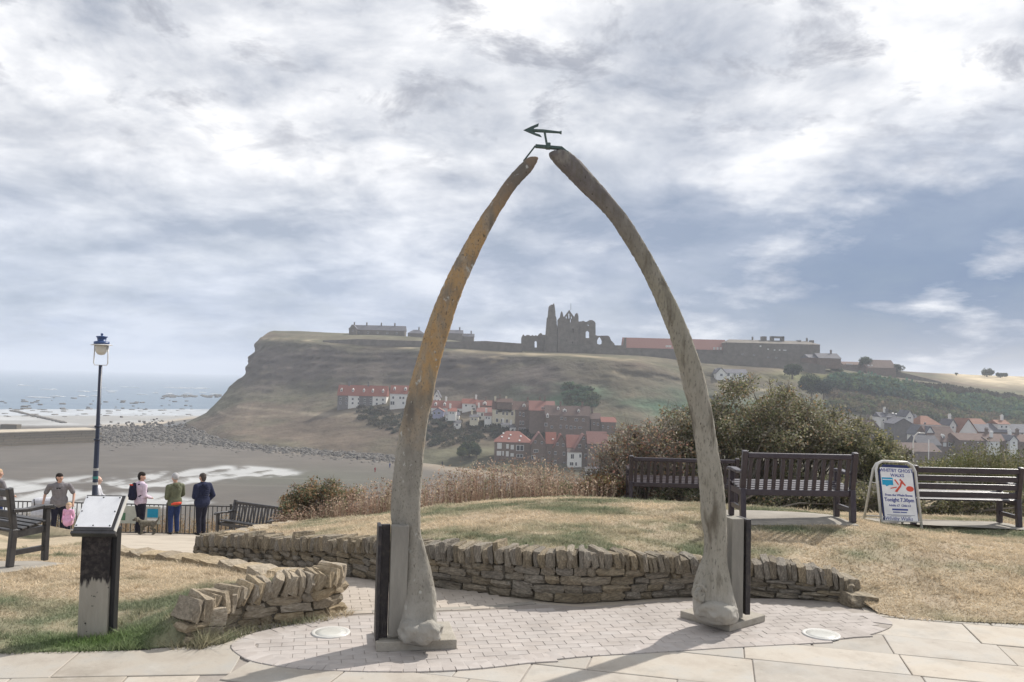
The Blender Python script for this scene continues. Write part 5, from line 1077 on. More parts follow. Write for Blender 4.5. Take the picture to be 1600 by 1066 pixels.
# headland: rows of real ground points from the shore up to the plateau and on behind it
def Yb(px, py): return gz(px, py, SEA).y
B0 = [(283,672),(340,692),(430,704),(520,712),(600,719),(700,731),(800,744),(900,757),(1000,768),(1100,778),(1250,786),(1350,790),(1450,794),(1600,800),(1800,808),(2200,826)]
rowsH = [ [(290,662),(322,645),(345,622),(362,602),(388,570),(397,548),(412,527),(430,517.5)],
 [(345,682),(352,664),(370,640),(385,613),(402,578),(410,547),(418,530),(440,517.2)],
 [(432,693),(440,672),(450,640),(455,612),(462,575),(460,548),(450,530),(470,517.5)],
 [(520,702),(520,674),(520,640),(520,610),(520,572),(520,548),(522,536),(520,520)],
 [(600,707),(600,676),(600,640),(600,610),(600,577),(600,552),(600,541),(600,523)],
 [(700,717),(700,690),(700,655),(700,620),(700,582),(700,556),(700,547),(700,531)],
 [(800,730),(800,704),(800,668),(800,628),(800,588),(800,562),(800,553),(800,544)],
 [(900,742),(900,716),(900,680),(900,632),(900,594),(900,566),(900,557),(900,551)],
 [(1000,752),(1000,724),(1000,690),(1000,645),(1000,604),(1000,576),(1000,566),(1000,553)],
 [(1100,760),(1100,730),(1100,695),(1100,655),(1100,614),(1100,590),(1100,575),(1100,557)],
 [(1250,768),(1250,735),(1250,698),(1250,660),(1250,622),(1250,598),(1250,578),(1250,562)],
 [(1350,770),(1350,738),(1350,700),(1350,664),(1350,630),(1350,606),(1350,588),(1350,575)],
 [(1450,774),(1450,740),(1450,702),(1450,668),(1450,638),(1450,615),(1450,599),(1450,582.5)],
 [(1600,780),(1600,745),(1600,706),(1600,676),(1600,648),(1600,630),(1600,617),(1600,588.5)],
 [(1800,788),(1800,752),(1800,712),(1800,685),(1800,660),(1800,645),(1800,632),(1800,594)],
 [(2200,806),(2200,770),(2200,728),(2200,702),(2200,680),(2200,662),(2200,648),(2200,606)] ]
DY = [14,45,85,118,142,158,172,262]
ctl = []
for i, ((bx, by), row) in enumerate(zip(B0, rowsH)):
    y0 = Yb(bx, by); sc = 1+max(0, (i-8))*.16
    dy = [9,17,30,46,64,78,94,130] if i == 0 else [12,34,64,92,116,132,148,215] if i == 1 else DY
    pts = [at(bx, by, y0)]; pts[0].z = SEA-.8
    pts += [at(px, py, y0+d*sc) for (px, py), d in zip(row, dy)]
    last = pts[-1]; pts.append(Vector((last.x*1.05, last.y+120*sc, last.z-1.0))); pts.append(Vector((last.x*1.5, last.y+500*sc, last.z-6)))
    ctl.append(pts)
ctl.insert(0, [p+Vector((-3, 60, 0)) if k < 3 else p+Vector((2+k*2, 60+k*6, -1.5)) for k, p in enumerate(ctl[0])])
ctl.insert(0, [Vector((p.x+40+k*4, p.y+200, p.z-4)) for k, p in enumerate(ctl[0])])
def catm(P, t):
    n = len(P)-1; i = min(int(t*n), n-1); f = t*n-i; a, b, c, d = P[max(i-1, 0)], P[i], P[i+1], P[min(i+2, n)]
    # monotone-ish: blend catmull with linear
    cr = .5*((2*b)+(c-a)*f+(2*a-5*b+4*c-d)*f*f+(3*b-a-3*c+d)*f**3); return cr.lerp(b.lerp(c, f), .45)
NU, NV = 300, 140
cols_ = [[catm(col, v/(NV-1)) for v in range(NV)] for col in ctl]
HG = np.array([[tuple(catm([cc[v] for cc in cols_], u/(NU-1))) for u in range(NU)] for v in range(NV)])
vv = np.linspace(0, len(ctl[0])-1, NV)[:, None]*np.ones((1, NU)); uu = np.linspace(0, len(ctl)-1, NU)[None]*np.ones((NV, 1))
hx, hy, hz2 = HG[..., 0], HG[..., 1], HG[..., 2]
dn = fbm(hx*.03+4, hz2*.06+hy*.02, 5)-.5; gul = np.abs(fbm(hx*.045+9, hy*.012, 4)-.5)
cliff = np.exp(-((vv-5.2)/1.3)**2); amp = np.where(vv < 7.0, 1, 0)*(2.5+9*cliff)*np.clip(vv, 0, 1)*np.clip(uu-1.2, .4, 1); strata = np.abs(((hz2*.22+fbm(hx*.02, hy*.02, 3)*2) % 1)-.5)
HG[..., 1] += dn*amp*1.9-gul*amp*1.5+(strata-.25)*amp*.30*np.clip(8-uu, 0, 1); HG[..., 0] += (fbm(hy*.05, hz2*.09+3, 4)-.5)*amp*1.2*np.clip(4-uu, 0, 1); HG[..., 2] += dn*np.clip(vv, 0, 1)*np.where(vv < 6.6, 1.2, .25)
# surface colours: what grows where, paled with some haze put into the colour
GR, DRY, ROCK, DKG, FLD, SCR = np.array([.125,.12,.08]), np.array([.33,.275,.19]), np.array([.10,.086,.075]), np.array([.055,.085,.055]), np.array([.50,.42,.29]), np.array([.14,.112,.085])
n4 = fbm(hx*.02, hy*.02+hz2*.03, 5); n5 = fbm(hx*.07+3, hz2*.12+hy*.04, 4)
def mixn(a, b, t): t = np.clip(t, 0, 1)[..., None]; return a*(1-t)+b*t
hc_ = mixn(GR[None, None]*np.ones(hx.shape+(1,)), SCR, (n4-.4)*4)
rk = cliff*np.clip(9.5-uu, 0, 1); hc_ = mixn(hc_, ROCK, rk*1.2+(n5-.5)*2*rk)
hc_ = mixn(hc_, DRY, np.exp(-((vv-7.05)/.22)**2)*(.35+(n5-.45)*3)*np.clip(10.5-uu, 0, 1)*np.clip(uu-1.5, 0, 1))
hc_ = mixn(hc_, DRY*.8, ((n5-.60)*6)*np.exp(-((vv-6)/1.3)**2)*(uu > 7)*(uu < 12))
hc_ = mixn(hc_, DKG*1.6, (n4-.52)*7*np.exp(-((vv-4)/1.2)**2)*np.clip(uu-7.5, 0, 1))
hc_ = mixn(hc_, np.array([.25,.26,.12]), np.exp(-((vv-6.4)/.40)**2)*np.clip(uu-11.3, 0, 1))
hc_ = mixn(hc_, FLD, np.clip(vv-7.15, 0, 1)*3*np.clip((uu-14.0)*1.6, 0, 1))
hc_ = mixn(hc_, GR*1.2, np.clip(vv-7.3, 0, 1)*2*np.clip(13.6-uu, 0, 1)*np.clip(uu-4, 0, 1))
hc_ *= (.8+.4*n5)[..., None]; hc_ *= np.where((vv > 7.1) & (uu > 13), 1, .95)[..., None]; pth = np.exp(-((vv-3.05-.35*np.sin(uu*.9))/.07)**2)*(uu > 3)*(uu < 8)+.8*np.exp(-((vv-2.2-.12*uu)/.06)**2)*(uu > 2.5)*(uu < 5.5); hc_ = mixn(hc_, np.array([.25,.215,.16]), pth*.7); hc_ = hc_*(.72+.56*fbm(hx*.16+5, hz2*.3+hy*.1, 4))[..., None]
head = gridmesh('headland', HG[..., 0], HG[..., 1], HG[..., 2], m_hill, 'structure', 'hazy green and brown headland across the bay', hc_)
bvh = BVHTree.FromPolygons([tuple(v.co) for v in head.data.vertices], [tuple(p.vertices) for p in head.data.polygons])
def hit(px, py):
    d = ray(px, py).normalized(); r_ = bvh.ray_cast(CAM, d, 5000); return r_[0] if r_[0] is not None else None
def hitY(px, py, default):
    h = hit(px, py); return h.y if h is not None else default
# boulder bank along the foot of the headland
lst = []
for _ in range(5200):
    px = rg.uniform(150, 640); c = np.interp(px, [150,250,300,430,520,640], [688,686,690,702,710,722]); py = rg.gauss(c-3, 6.5 if px < 300 else 5)
    p = gz(px, py, SEA); s = rg.uniform(.5, 1.0+1.2*rg.random()); lst.append((p.x, p.y, SEA+max(0, (c+6-py))*.16*(1 if px < 320 else .8), s, .75))
rocks('boulders', lst, m_rockl, 'bank of grey boulders below the headland')
# pier
pier = thing('stone_pier', 'low stone pier running out from the boulder bank at the left edge', 'pier', (0, 0, SEA))
m_pier = mat('pier_stone', [(.10,.09,.07), (.20,.165,.115), (.27,.225,.16)], scale=.35, rough=.9, bump=.4, bscale=1.5, stretch=(.15,.15,1), bdist=.2)
def rk4(a, b, w, z0, z1): 
    d = (b-a).normalized(); nrm = Vector((-d.y, d.x, 0)); return [a, b, b+nrm*w, a+nrm*w], z0, z1
a, b = gz(-420, 716, SEA), gz(155, 692, SEA); d = (b-a).normalized(); nrm = Vector((-d.y, d.x, 0)); Lp = (b-a).length
n = int(Lp/3.2); ph = 6.3
crs = 5; blk = {}
for k in range(n):
    for c in range(crs):
        off = (c % 2)*.5; p = a+d*(Lp*(k+.5+off*.8)/n); key = (c % 3); 
        if key not in blk: mbk = MB(); mbk.box((0,0,0), (Lp/n*.985, 1.6, ph/crs*.97)); blk[key] = mbk.mesh('block')
        if len(pier.children) < 298: o = link('block', blk[key], m_pier, pier); o.location = (p.x+nrm.x*(.8+rg.uniform(-.06, .06)+c*.1), p.y+nrm.y*(.8+c*.1), ph/crs*(c+.5)); o.rotation_euler = (0, 0, math.atan2(d.y, d.x))
mb = MB(); mb.bar(a+nrm*9-Vector((0,0,SEA))+Vector((0,0,ph*.46)), b+nrm*9-Vector((0,0,SEA))+Vector((0,0,ph*.46)), 15.5, ph*.9); mb.build('core', m_core, pier)
mb = MB(); mb.bar(a+nrm*8.6-Vector((0,0,SEA))+Vector((0,0,ph+.1)), b+nrm*8.6-Vector((0,0,SEA))+Vector((0,0,ph+.1)), 17.4, .5); mb.build('deck', mat('pier_deck', [(.40,.35,.27),(.50,.44,.35)], scale=.2), pier)
h = at(8, 664, (a+b).y/2+18); mb = MB(); pp = gz(5, 672, SEA+ph); mb.box((pp.x, pp.y+6, ph+1.3), (8, 4, 2.2)); mb.build('hut', m_core, pier)

# ------------------------------------------------------------------ far houses
m_red = mat('red_roof', [(.18,.078,.064), (.25,.115,.092)], scale=.8, rnd=.12, bump=.4, bscale=4, bdist=.1, stretch=(3,3,3)); m_brnroof = mat('brown_roof', [(.085,.055,.046), (.13,.085,.07)], scale=.8, rnd=.12, bump=.4, bscale=4, bdist=.1)
m_slate = mat('slate_roof', [(.085,.085,.10), (.14,.14,.155)], scale=.8, rnd=.12, bump=.4, bscale=4, bdist=.1); m_orange = mat('orange_roof', [(.19,.095,.065), (.25,.13,.09)], scale=.8, bump=.4, bscale=4, bdist=.1)
m_wwhite = mat('white_render', [(.66,.65,.61), (.76,.75,.71)], scale=.5, bump=.1); m_cream = mat('cream_render', [(.58,.53,.40), (.68,.63,.49)], scale=.5, bump=.1)
m_wbrick = mat('brown_brick', [(.13,.097,.08), (.20,.15,.122)], scale=.9, bump=.2, bscale=5); m_wgrey = mat('grey_render', [(.13,.125,.125), (.19,.18,.175)], scale=.6, bump=.1); m_wstone = mat('far_stone', [(.105,.092,.078), (.18,.16,.135)], scale=.3, bump=.4, bscale=1.2, bdist=.2); m_wblue = mat('blue_render', [(.28,.29,.42), (.36,.37,.50)], scale=.6, bump=.1)  # far stone is lightened: distance haze put into its colour
m_pane = flat('window_glass', (.03,.035,.045), .12, bump=0, spec=.6); m_pale = flat('pale_blind', (.62,.62,.60), .5, bump=0); m_sash = flat('white_sash', (.70,.70,.68), .5, bump=0)
WIN = {}
def winmesh(w, h, kind):
    k = (round(w, 1), round(h, 1), kind)
    if k not in WIN:
        f = MB(); f.box((0, 0, 0), (w, .16, h)); g = MB()
        for sx in (-1, 1): g.box((sx*w*.235, -.10, 0), (w*.39, .06, h*.84))
        WIN[k] = (f.mesh('window'), g.mesh('pane'))
    return WIN[k]
def house(label, px0, px1, py_eave, py_base, Y, depth, roof_px, wallm, roofm, wins=(), rz=None, gable=False, chim=(), sky_=(), dormers=(), group='houses across the bay', hip=0.0, name='house', sections=None, overhang=.35, chimm=None):
    if group == 'houses across the bay':
        h_ = hit((px0+px1)/2, py_base)
        if h_ is not None: Y = min(Y, h_.y-.5)
    """front wall between px0..px1 and py_eave..py_base at distance Y, roof_px = height of the ridge above the eave in px. Local x along the front, y back."""
    a, b = at(px0, (py_base), Y), at(px1, py_base, Y); c = (a+b)/2; W_ = (b-a).length; sc = Y/FPX; slope = math.atan(.0243)
    mid = at((px0+px1)/2, py_base, Y); H_ = (py_base-py_eave)*sc; RH = roof_px*sc
    t = thing(name, label, 'house', (mid.x, Y, mid.z), 0 if rz is None else rz, group)
    mb = MB(); hw = W_/2
    ext = 3.0
    if gable: loop = [(-hw, -ext), (hw, -ext), (hw, H_), (0, H_+RH*.96), (-hw, H_)]; mb.prism(loop, depth, Matrix.Identity(4)); mb.build('wall', wallm, t)
    else:
        if sections:
            for (u0, u1, m_) in sections: s_ = MB(); s_.box(((u0+u1)/2*W_-hw, depth/2, (H_-ext)/2), ((u1-u0)*W_, depth, H_+ext)); s_.build('wall', m_, t)
        else: mb.box((0, depth/2, (H_-ext)/2), (W_, depth, H_+ext)); mb.build('wall', wallm, t)
    r = MB(); o = overhang
    if gable:   # ridge runs back from us
        for s in (-1, 1):
            A = Vector((s*(hw+o), -o, H_-o*RH/hw)); B = Vector((0, -o, H_+RH)); n_ = Vector((s*RH, 0, hw)).normalized()*.22
            q = [A, B, B+Vector((0, depth+2*o, 0)), A+Vector((0, depth+2*o, 0))]; r.add(q+[v+n_ for v in q], ((0,1,2,3),(7,6,5,4),(0,4,5,1),(1,5,6,2),(2,6,7,3),(3,7,4,0)))
    else:
        e = hw+o; hp2 = e-hip*depth/2; y0, y1, ym = -o, depth+o, depth/2
        vs = [(-e,y0,H_),(e,y0,H_),(e,y1,H_),(-e,y1,H_),(-hp2,ym,H_+RH),(hp2,ym,H_+RH)]
        r.add([Vector(v) for v in vs], ((0,1,5,4),(2,3,4,5),(1,2,5),(3,0,4),(3,2,1,0)))
    rf = r.build('roof', roofm, t)
    if not gable and not hip and wallm:   # gable ends of the wall just inside the roof
        for s in (-1, 1): g = MB(); g.prism([(0.0,H_+.02),(depth,H_+.02),(depth/2,H_+RH*.97)], .25, Matrix.Translation((s*(hw-.12)+.125 if True else 0, 0, 0)) @ Matrix.Rotation(PI/2, 4, 'Z')); g.build('gable', wallm, t)
    for w_ in wins:
        px, py, ww, wh = w_[:4]; kind = w_[4] if len(w_) > 4 else 'dark'
        u = (px-(px0+px1)/2)*sc; v = (py_base-py)*sc+0*slope
        fm, gm = winmesh(ww*sc, wh*sc, kind); fo = link('window', fm, m_sash, t); fo.location = (u, -.02, v); go = link('pane', gm, m_pale if kind == 'pale' else m_pane, fo)
    for (px, py, ww, wh) in sky_:
        u = (px-(px0+px1)/2)*sc; v = (py_base-py)*sc; f = (v-H_)/max(RH, .1); y = -o+f*(depth/2+o); ang = math.atan2(RH, depth/2+o)
        m_ = MB(); m_.box((0,0,0), (ww*sc, wh*sc, .22)); so = m_.build('skylight', m_pale, t); so.location = (u, y-.08, v+.12); so.rotation_euler = (ang, 0, 0)
    for (px, py, ww, wh) in dormers:
        u = (px-(px0+px1)/2)*sc; v = (py_base-py)*sc; f = (v-H_)/max(RH, .1); y = -o+max(f, 0)*(depth/2); d_ = ww*sc
        m_ = MB(); m_.prism([(-d_/2,-wh*sc/2),(d_/2,-wh*sc/2),(d_/2,wh*sc/2),(0,wh*sc*.95),(-d_/2,wh*sc/2)], 2.4, Matrix.Translation((u, y-.4, v))); do = m_.build('dormer', m_wwhite, t)
        fm, gm = winmesh(d_*.62, wh*sc*.6, 'd'); fo = link('window', fm, m_sash, t); fo.location = (u, y-.42, v); link('pane', gm, m_pane, fo)
    for cu in chim:
        m_ = MB(); x = (cu-.5)*W_; m_.box((x, depth/2, H_+RH+.5), (.9, .9, 2.2)); m_.box((x, depth/2, H_+RH+1.7), (1.1, 1.1, .25)); 
        for s in (-.25, .25): m_.tube([(x+s, depth/2, H_+RH+1.8), (x+s, depth/2, H_+RH+2.3)], .14, 6)
        m_.build('chimney', chimm or wallm, rf)
    return t
def grid_w(px0, px1, n, rows, w, h, kind='dark'): return [(px0+(px1-px0)*i/max(1, n-1), y, w, h, kind) for y in rows for i in range(n)]
def hy(px, py, d): return hitY(px, py, d)
hA = hy(565, 636, 460)
house('long terrace with red roof and grey and white fronts, at the foot of the cliff', 527, 603, 619, 634, hA, 9, 16.5, m_wgrey, m_red, grid_w(532,598,8,(624,630.5),3,3.6), sections=[(0,.22,m_wgrey),(.221,.44,m_wwhite),(.441,.72,m_wgrey),(.721,1,m_wwhite)], dormers=[(532,611,3,4),(550,611,3,4),(567,611,3,4),(581,611,3,4),(597,611,3,4)], chim=(.2,.6))
house('white house with an arched doorway next to the long red roofed terrace', 609, 664, 616, 637, hA-3, 9, 13, m_wwhite, m_red, [(614,622,3,4),(625,622,3,4),(630,622,3,4),(640,622,3,4),(613,630.5,7,6),(630,630,3,4),(645,630,3,4)], dormers=[(615,609,3,4),(632,609,4,4)], chim=(.9,))
house('narrow white gabled house just right of the left jawbone', 677, 687, 620, 629, hy(682,632,430)+6, 9, 9.5, m_wwhite, m_slate, [(682,619,2.4,3),(680,626,2.2,3),(685,626,2.2,3)], gable=True)
hB = hy(700, 645, 420)
house('row of cottages with one long red roof above the gardens', 674, 722, 638, 645, hB, 8, 11.5, m_wwhite, m_red, [(709,642,3,4),(716,642,3,4),(690,642,3,4)], dormers=[(680,633,4,4),(694,633,4,4)], chim=(.45,))
house('small lilac gabled cottage in front of the red roofed row', 676, 693, 643, 650, hB-8, 6, 5, m_wblue, m_red, [(686,645.5,5,3.5),(679,646,2.5,4)], gable=True)
house('low white cottage with grey roof below the red roofed row', 696, 717, 649, 656, hB-14, 6, 5, m_wwhite, m_slate, [(701,652,3.5,4),(711,652,3.5,4)])
house('white cottage with red roof in the middle of the hillside houses', 722, 744, 631, 641, hB-3, 8, 7.5, m_wwhite, m_red, [(728,634,3,3),(738,635,3,3),(740,639,4,3)], chim=(.95,))
house('cluster house with balcony and small red roof', 745, 767, 644, 655, hB-12, 7, 7, m_wwhite, m_red, [(753,648,3,5),(759,648,3,5),(763,653,3,4),(750,653,3,4)], chim=(.1,))
house('brown walled cottage with pale dormer behind the balcony house', 744, 768, 634, 642, hB+5, 8, 8, m_wbrick, m_red, [], dormers=[(757,632,6,5)], chim=(.6,))
hC = hy(790, 664, 400)
house('cream three storey house with tall dark windows', 769, 804, 640, 662, hC, 10, 13, m_cream, m_brnroof, [(776,644.5,3.4,6.5),(786,645.5,3.4,6.5),(792,646,3.4,6.5),(800,646,3.4,6.5),(776.5,657,3.6,6),(785,657,5,5),(792,658,3.4,6)], chim=(.1,.6), sky_=[(799,632,2,2)])
house('tall brown house with a white bay at its foot', 804.5, 826, 641, 676, hC-3, 10, 13, m_wbrick, m_brnroof, [(812,647,3,6),(817.5,648,3,6),(813,661,3,6),(817,661,3,6)], chim=(.9,), dormers=[(818,635,5,4)])
house('white bay fronted extension below the tall brown house', 805, 825, 666, 676, hC-10, 5, 1.5, m_wwhite, m_slate, [(812,671.5,3,6),(816,671.5,3,6),(820,671.5,3,6)])
house('tall brick house with an orange-red roof and white pot chimney', 826.5, 851, 642, 680, hC, 11, 15, m_wbrick, m_red, [(846,638,1.8,4),(849,638,1.8,4)], chim=(.98,))
house('brick terrace with gabled dormers and many small windows', 851.5, 921, 650, 680, hC-4, 11, 15, m_wbrick, m_brnroof, [(853,664.5,5,5),(877,654,4.5,4),(883,655,3,4),(876,667,3,5),(885,667,3,5),(892,668,4,5),(898,668,3,4),(906,668,6,2.5),(900,656,5,4),(911,656,4,4),(862,668,4,4)], dormers=[(855,651,4,5),(904,643,3.5,4),(882,643,6,4),(872,640,4,4)], chim=(.35,.85))
house('small house with bright red roof at the far right of the hillside cluster', 940, 962, 660, 676, hC-20, 8, 7.5, m_wbrick, m_red, [(942,667,2.5,4),(950,668,2.5,4)])
hD = hy(800, 716, 340)-4
house('brown waterside building with hipped red roof, six skylights and white windows', 772, 829, 691.5, 718, hD, 13, 16, m_wbrick, m_red, [(780,697.5,7,9,'pale'),(792.5,698,4,7,'pale'),(800,699,5,7,'pale'),(812,700,12,9),(779.5,709,7,7,'pale'),(786,709,2.4,7,'pale'),(792.5,709.5,4.4,8,'pale'),(800,711,5,5,'pale'),(812,712,10,5)], hip=.8, sky_=[(785.5,679.5,2.6,3),(783.5,684.5,2.6,3),(797,681.5,2.6,3),(794.5,686.5,2.6,3),(813,683,2.6,3.5),(811,689,2.6,3.5)])
house('brown gabled house with white bargeboards beside the hip roofed building', 830, 853, 694, 722, hD-3, 12, 16.5, m_wbrick, m_red, [(836,691,3,4),(846,692,3,4),(833.5,715,6,6),(848,718,4,5),(837,705,7,5)], gable=True)
house('lower brick range with orange-red roof joining two gables', 853.5, 868, 694, 722, hD+2, 11, 17, m_wbrick, m_red, [(858,708,3,4)], sky_=[(863.5,687.5,2.5,2)])
house('steep brick gable with paired windows', 865, 887, 699, 724, hD-5, 10, 19, m_wbrick, m_red, [(870.5,694.5,3.6,4.4),(879.5,695.5,3.6,4.4),(867.5,708.5,4,5),(881,709,4,5),(867.5,722,4,5),(882,723,4,2)], gable=True)
house('brick range with low red roof behind the white balcony front', 886, 907, 700, 725, hD, 10, 19, m_wbrick, m_red, [(905,698,3.5,4)])
house('highest brick gable with a small round headed attic window', 898, 925, 702, 728, hD-6, 10, 22, m_wbrick, m_red, [(911,685.5,4.5,4.5),(905,697.5,4.5,6),(916,698.5,4.5,6),(915,712.5,5,6)], gable=True)
house('white balcony front with glass doors below the highest gable', 887, 908.5, 707, 730, hD-9, 5, 5, m_wwhite, m_brnroof, [(894,713.5,5.5,8),(906,712.5,3,6),(893,725,6,6),(900,725,3,6)])
house('red roofed house partly behind the twiggy shrub', 918, 948, 694, 730, hD-2, 10, 18, m_wbrick, m_red, [(932,712,3,4),(940,712,3,4)])
house('low white railing fronted shelter near the water', 916, 941, 733, 741, hD-16, 5, 2, m_wwhite, m_slate, [(920,737,3,4),(926,737,3,4),(932,737.5,3,4),(938,738,3,4)])
for lab, x0_, x1_, ye_, yb_, dp_, rp_, wm_, rm_, wn_ in (
 ('tiny white cottage with a red roof left of the cream three storey house',757,768,650,657,6,5,m_wwhite,m_red,[(760,653,2,3),(764,653.5,2,3)]),
 ('low cream cottage with a grey roof below the balcony house',734,747,652,659,6,4,m_cream,m_slate,[(738,655,2.4,3),(743,655.5,2.4,3)]),
 ('little white cottage on the bank below the low white cottage',709,719,661,667,5,4,m_wwhite,m_slate,[(714,664,3,3)]),
 ('white cottage with red roof directly behind the low white cottage',700,712,643,648,6,5,m_wwhite,m_red,[(704,645.5,2,2.4),(708,645.5,2,2.4)]),
 ('pale outbuilding among the gardens below the cream house',783,796,664,671,5,3,m_wwhite,m_slate,[(787,668,3,3),(792,668,3,3)]),
 ('white gabled porch house left of the brown waterside building',796,806,668,677,6,4,m_wwhite,m_slate,[(801,672,3,4)]),
 ('brick cottage at the right end of the brick terrace',923,938,655,674,8,9,m_wbrick,m_brnroof,[(928,662,3,4),(934,663,3,4)]),
 ('red roofed cottage above the brick terrace',838,866,634,641,7,7,m_wbrick,m_red,[]),
 ('brown roofed cottage above the cream three storey house',776,800,629,635,7,6,m_wbrick,m_brnroof,[])):
    house(lab, x0_, x1_, ye_, yb_, hC, dp_, rp_, wm_, rm_, wn_, chim=(.2,))
# quay wall
qa, qb = at(700, 722, hD+10), at(1010, 742, hD-22); qw = thing('quay_wall', 'long dark quay wall below the waterside houses', 'wall', (qa.x, qa.y, SEA))
d = qb-qa; mb = MB(); mb.bar((0,0,(qa.z-SEA)/2-1), (d.x, d.y, (qb.z-SEA)/2-1), 2.0, qa.z-SEA+2); mb.build('wall', m_wstone, qw)
mb = MB(); mb.bar((0,0,qa.z-SEA+.15), (d.x, d.y, qb.z-SEA+.15), 2.5, .4); mb.build('coping', m_conc, qw)
# town on the right
hT = 330.0
T_ = 'rooftops of the old town on the right'
house('brown roofed houses at the left edge of the old town', 1352, 1398, 668, 700, hT+20, 12, 11, m_wbrick, m_brnroof, [(1384,674,2.5,2.5)], group=T_, chim=(.3,))
house('slate house with a white gable in the old town', 1395, 1442, 668, 700, hT+14, 14, 20, m_wgrey, m_slate, [], group=T_, sky_=[(1407,648,3,2),(1412,649,3,2),(1428,650,4,2)], chim=(.05,))
house('tall white gabled dormer house in the old town', 1416, 1427, 650, 664, hT+9, 8, 8, m_wwhite, m_slate, [(1421,653,5,2)], gable=True, group=T_)
house('dark gable with white skylight panels in the old town', 1397, 1426, 663, 700, hT+5, 9, 8, m_wgrey, m_slate, [], gable=True, group=T_)
house('white walled house with red-brown hipped roof in the old town', 1439, 1470, 664, 684, hT+3, 12, 13, m_wwhite, m_orange, [(1445,662,3,3)], hip=.5, group=T_)
house('white gable end beside the big brown slate roof', 1445, 1461, 680, 700, hT-16, 14, 13, m_wwhite, m_slate, [], gable=True, group=T_)
house('big brown roofed house with two white dormers and a row of white windows', 1456, 1499, 691, 720, hT-20, 15, 23, m_wbrick, m_brnroof, [(1476,695,5,6,'pale'),(1483,695,3,6),(1487,695.5,3,6),(1492,696,3,6)], dormers=[(1478,684,4,5),(1493,684,4,5)], group=T_)
house('dark slate roof in front of the white gable end', 1436, 1470, 696, 720, hT-30, 10, 14, m_wgrey, m_slate, [], group=T_)
house('steep white gable with an orange roof behind it', 1499, 1527, 675, 700, hT, 9, 20, m_wwhite, m_orange, [(1511,678,6,4,'pale')], gable=True, group=T_)
house('orange roofed house behind the steep white gable', 1521, 1541, 664, 690, hT+12, 9, 9, m_wbrick, m_orange, [], group=T_)
house('long slate roofed building at the right edge of the old town', 1527, 1640, 676, 700, hT+6, 14, 12, m_wbrick, m_slate, [(1578,679,6,5,'pale'),(1594,680,3,5,'pale'),(1600,680,3,5,'pale')], group=T_)
house('brown brick houses low down at the right edge', 1500, 1640, 690, 730, hT-24, 12, 10, m_wbrick, m_brnroof, [(1560,700,2.5,3),(1520,700,2.5,3),(1590,702,2.5,3),(1508,694,2.5,2,'pale'),(1528,693,2,2,'pale'),(1576,693,8,1.5,'pale')], group=T_, chim=(.4,.75))
house('low brown roofs below the old town', 1395, 1470, 706, 735, hT-45, 12, 12, m_wbrick, m_brnroof, [], group=T_)
for lab, x0_, x1_, ye_, yb_, rp_, wm_, rm_, gb_, wn_ in (
 ('small white gable between the red-brown hipped roof and the steep white gable',1484,1494,664,676,8,m_wwhite,m_slate,True,[(1489,668,2.5,3)]),
 ('white fronted cottage below the long slate roof',1545,1562,690,699,6,m_wwhite,m_brnroof,False,[(1549,694,2.5,3),(1557,694.5,2.5,3)]),
 ('narrow white chimneyed house near the right edge of the old town',1578,1590,688,699,7,m_wwhite,m_slate,True,[(1584,692,3,3)]),
 ('small red roofed cottage above the long slate roof',1560,1578,663,671,6,m_wwhite,m_orange,False,[(1565,667,2.5,3),(1572,667,2.5,3)]),
 ('grey roofed cottage left of the tall white dormer house',1376,1392,652,662,7,m_wwhite,m_slate,False,[(1380,657,2.5,3),(1387,657,2.5,3)])):
    house(lab, x0_, x1_, ye_, yb_, hT+2-(yb_-676)*1.2, 8, rp_, wm_, rm_, wn_, gable=gb_, group=T_, chim=(.8,))
tm = at(1427, 712, 90); sl = thing('street_lamp', 'slim pale curved street lamp above the folding sign', 'lamp post', (tm.x, 90, tm.z-3)); tt = at(1428, 690, 90).z-tm.z+3
mb = MB(); mb.tube([(0,0,0),(0,0,tt),(.12,0,tt+.6),(.5,0,tt+.95),(.75,0,tt+.95)], .07, 6); mb.build('pole', m_frame, sl, True); mb = MB(); mb.box((.95,0,tt+.93), (.5,.2,.12)); mb.build('lamp_head', m_frame, sl)
tm = at(1451, 722, 120); sl = thing('mast', 'thin pale mast with a cross arm in front of the old town', 'mast', (tm.x, 120, tm.z-2)); tt = at(1451, 687, 120).z-tm.z+2
mb = MB(); mb.tube([(0,0,0),(0,0,tt)], .06, 6); mb.build('pole', m_frame, sl, True); mb = MB(); mb.bar((-.7,0,tt*.38), (.7,0,tt*.38), .08, .08); mb.build('cross_arm', m_frame, sl)
hW = hy(1146, 596, 430); house('white house with slate roof on the hillside above the tall shrub', 1121, 1168, 583, 598, hW, 10, 6.5, m_wwhite, m_slate, [(1138,585.5,4,5),(1148,586,3,5),(1156,586,3,4),(1163,587,3,4),(1145,592,3,4),(1157,593,3,4)], group='hillside houses')
house('pale gable wing of the white hillside house', 1119, 1134, 583, 598, hW-3, 8, 8, m_wwhite, m_slate, [(1127,586,4,4)], gable=True, group='hillside houses')
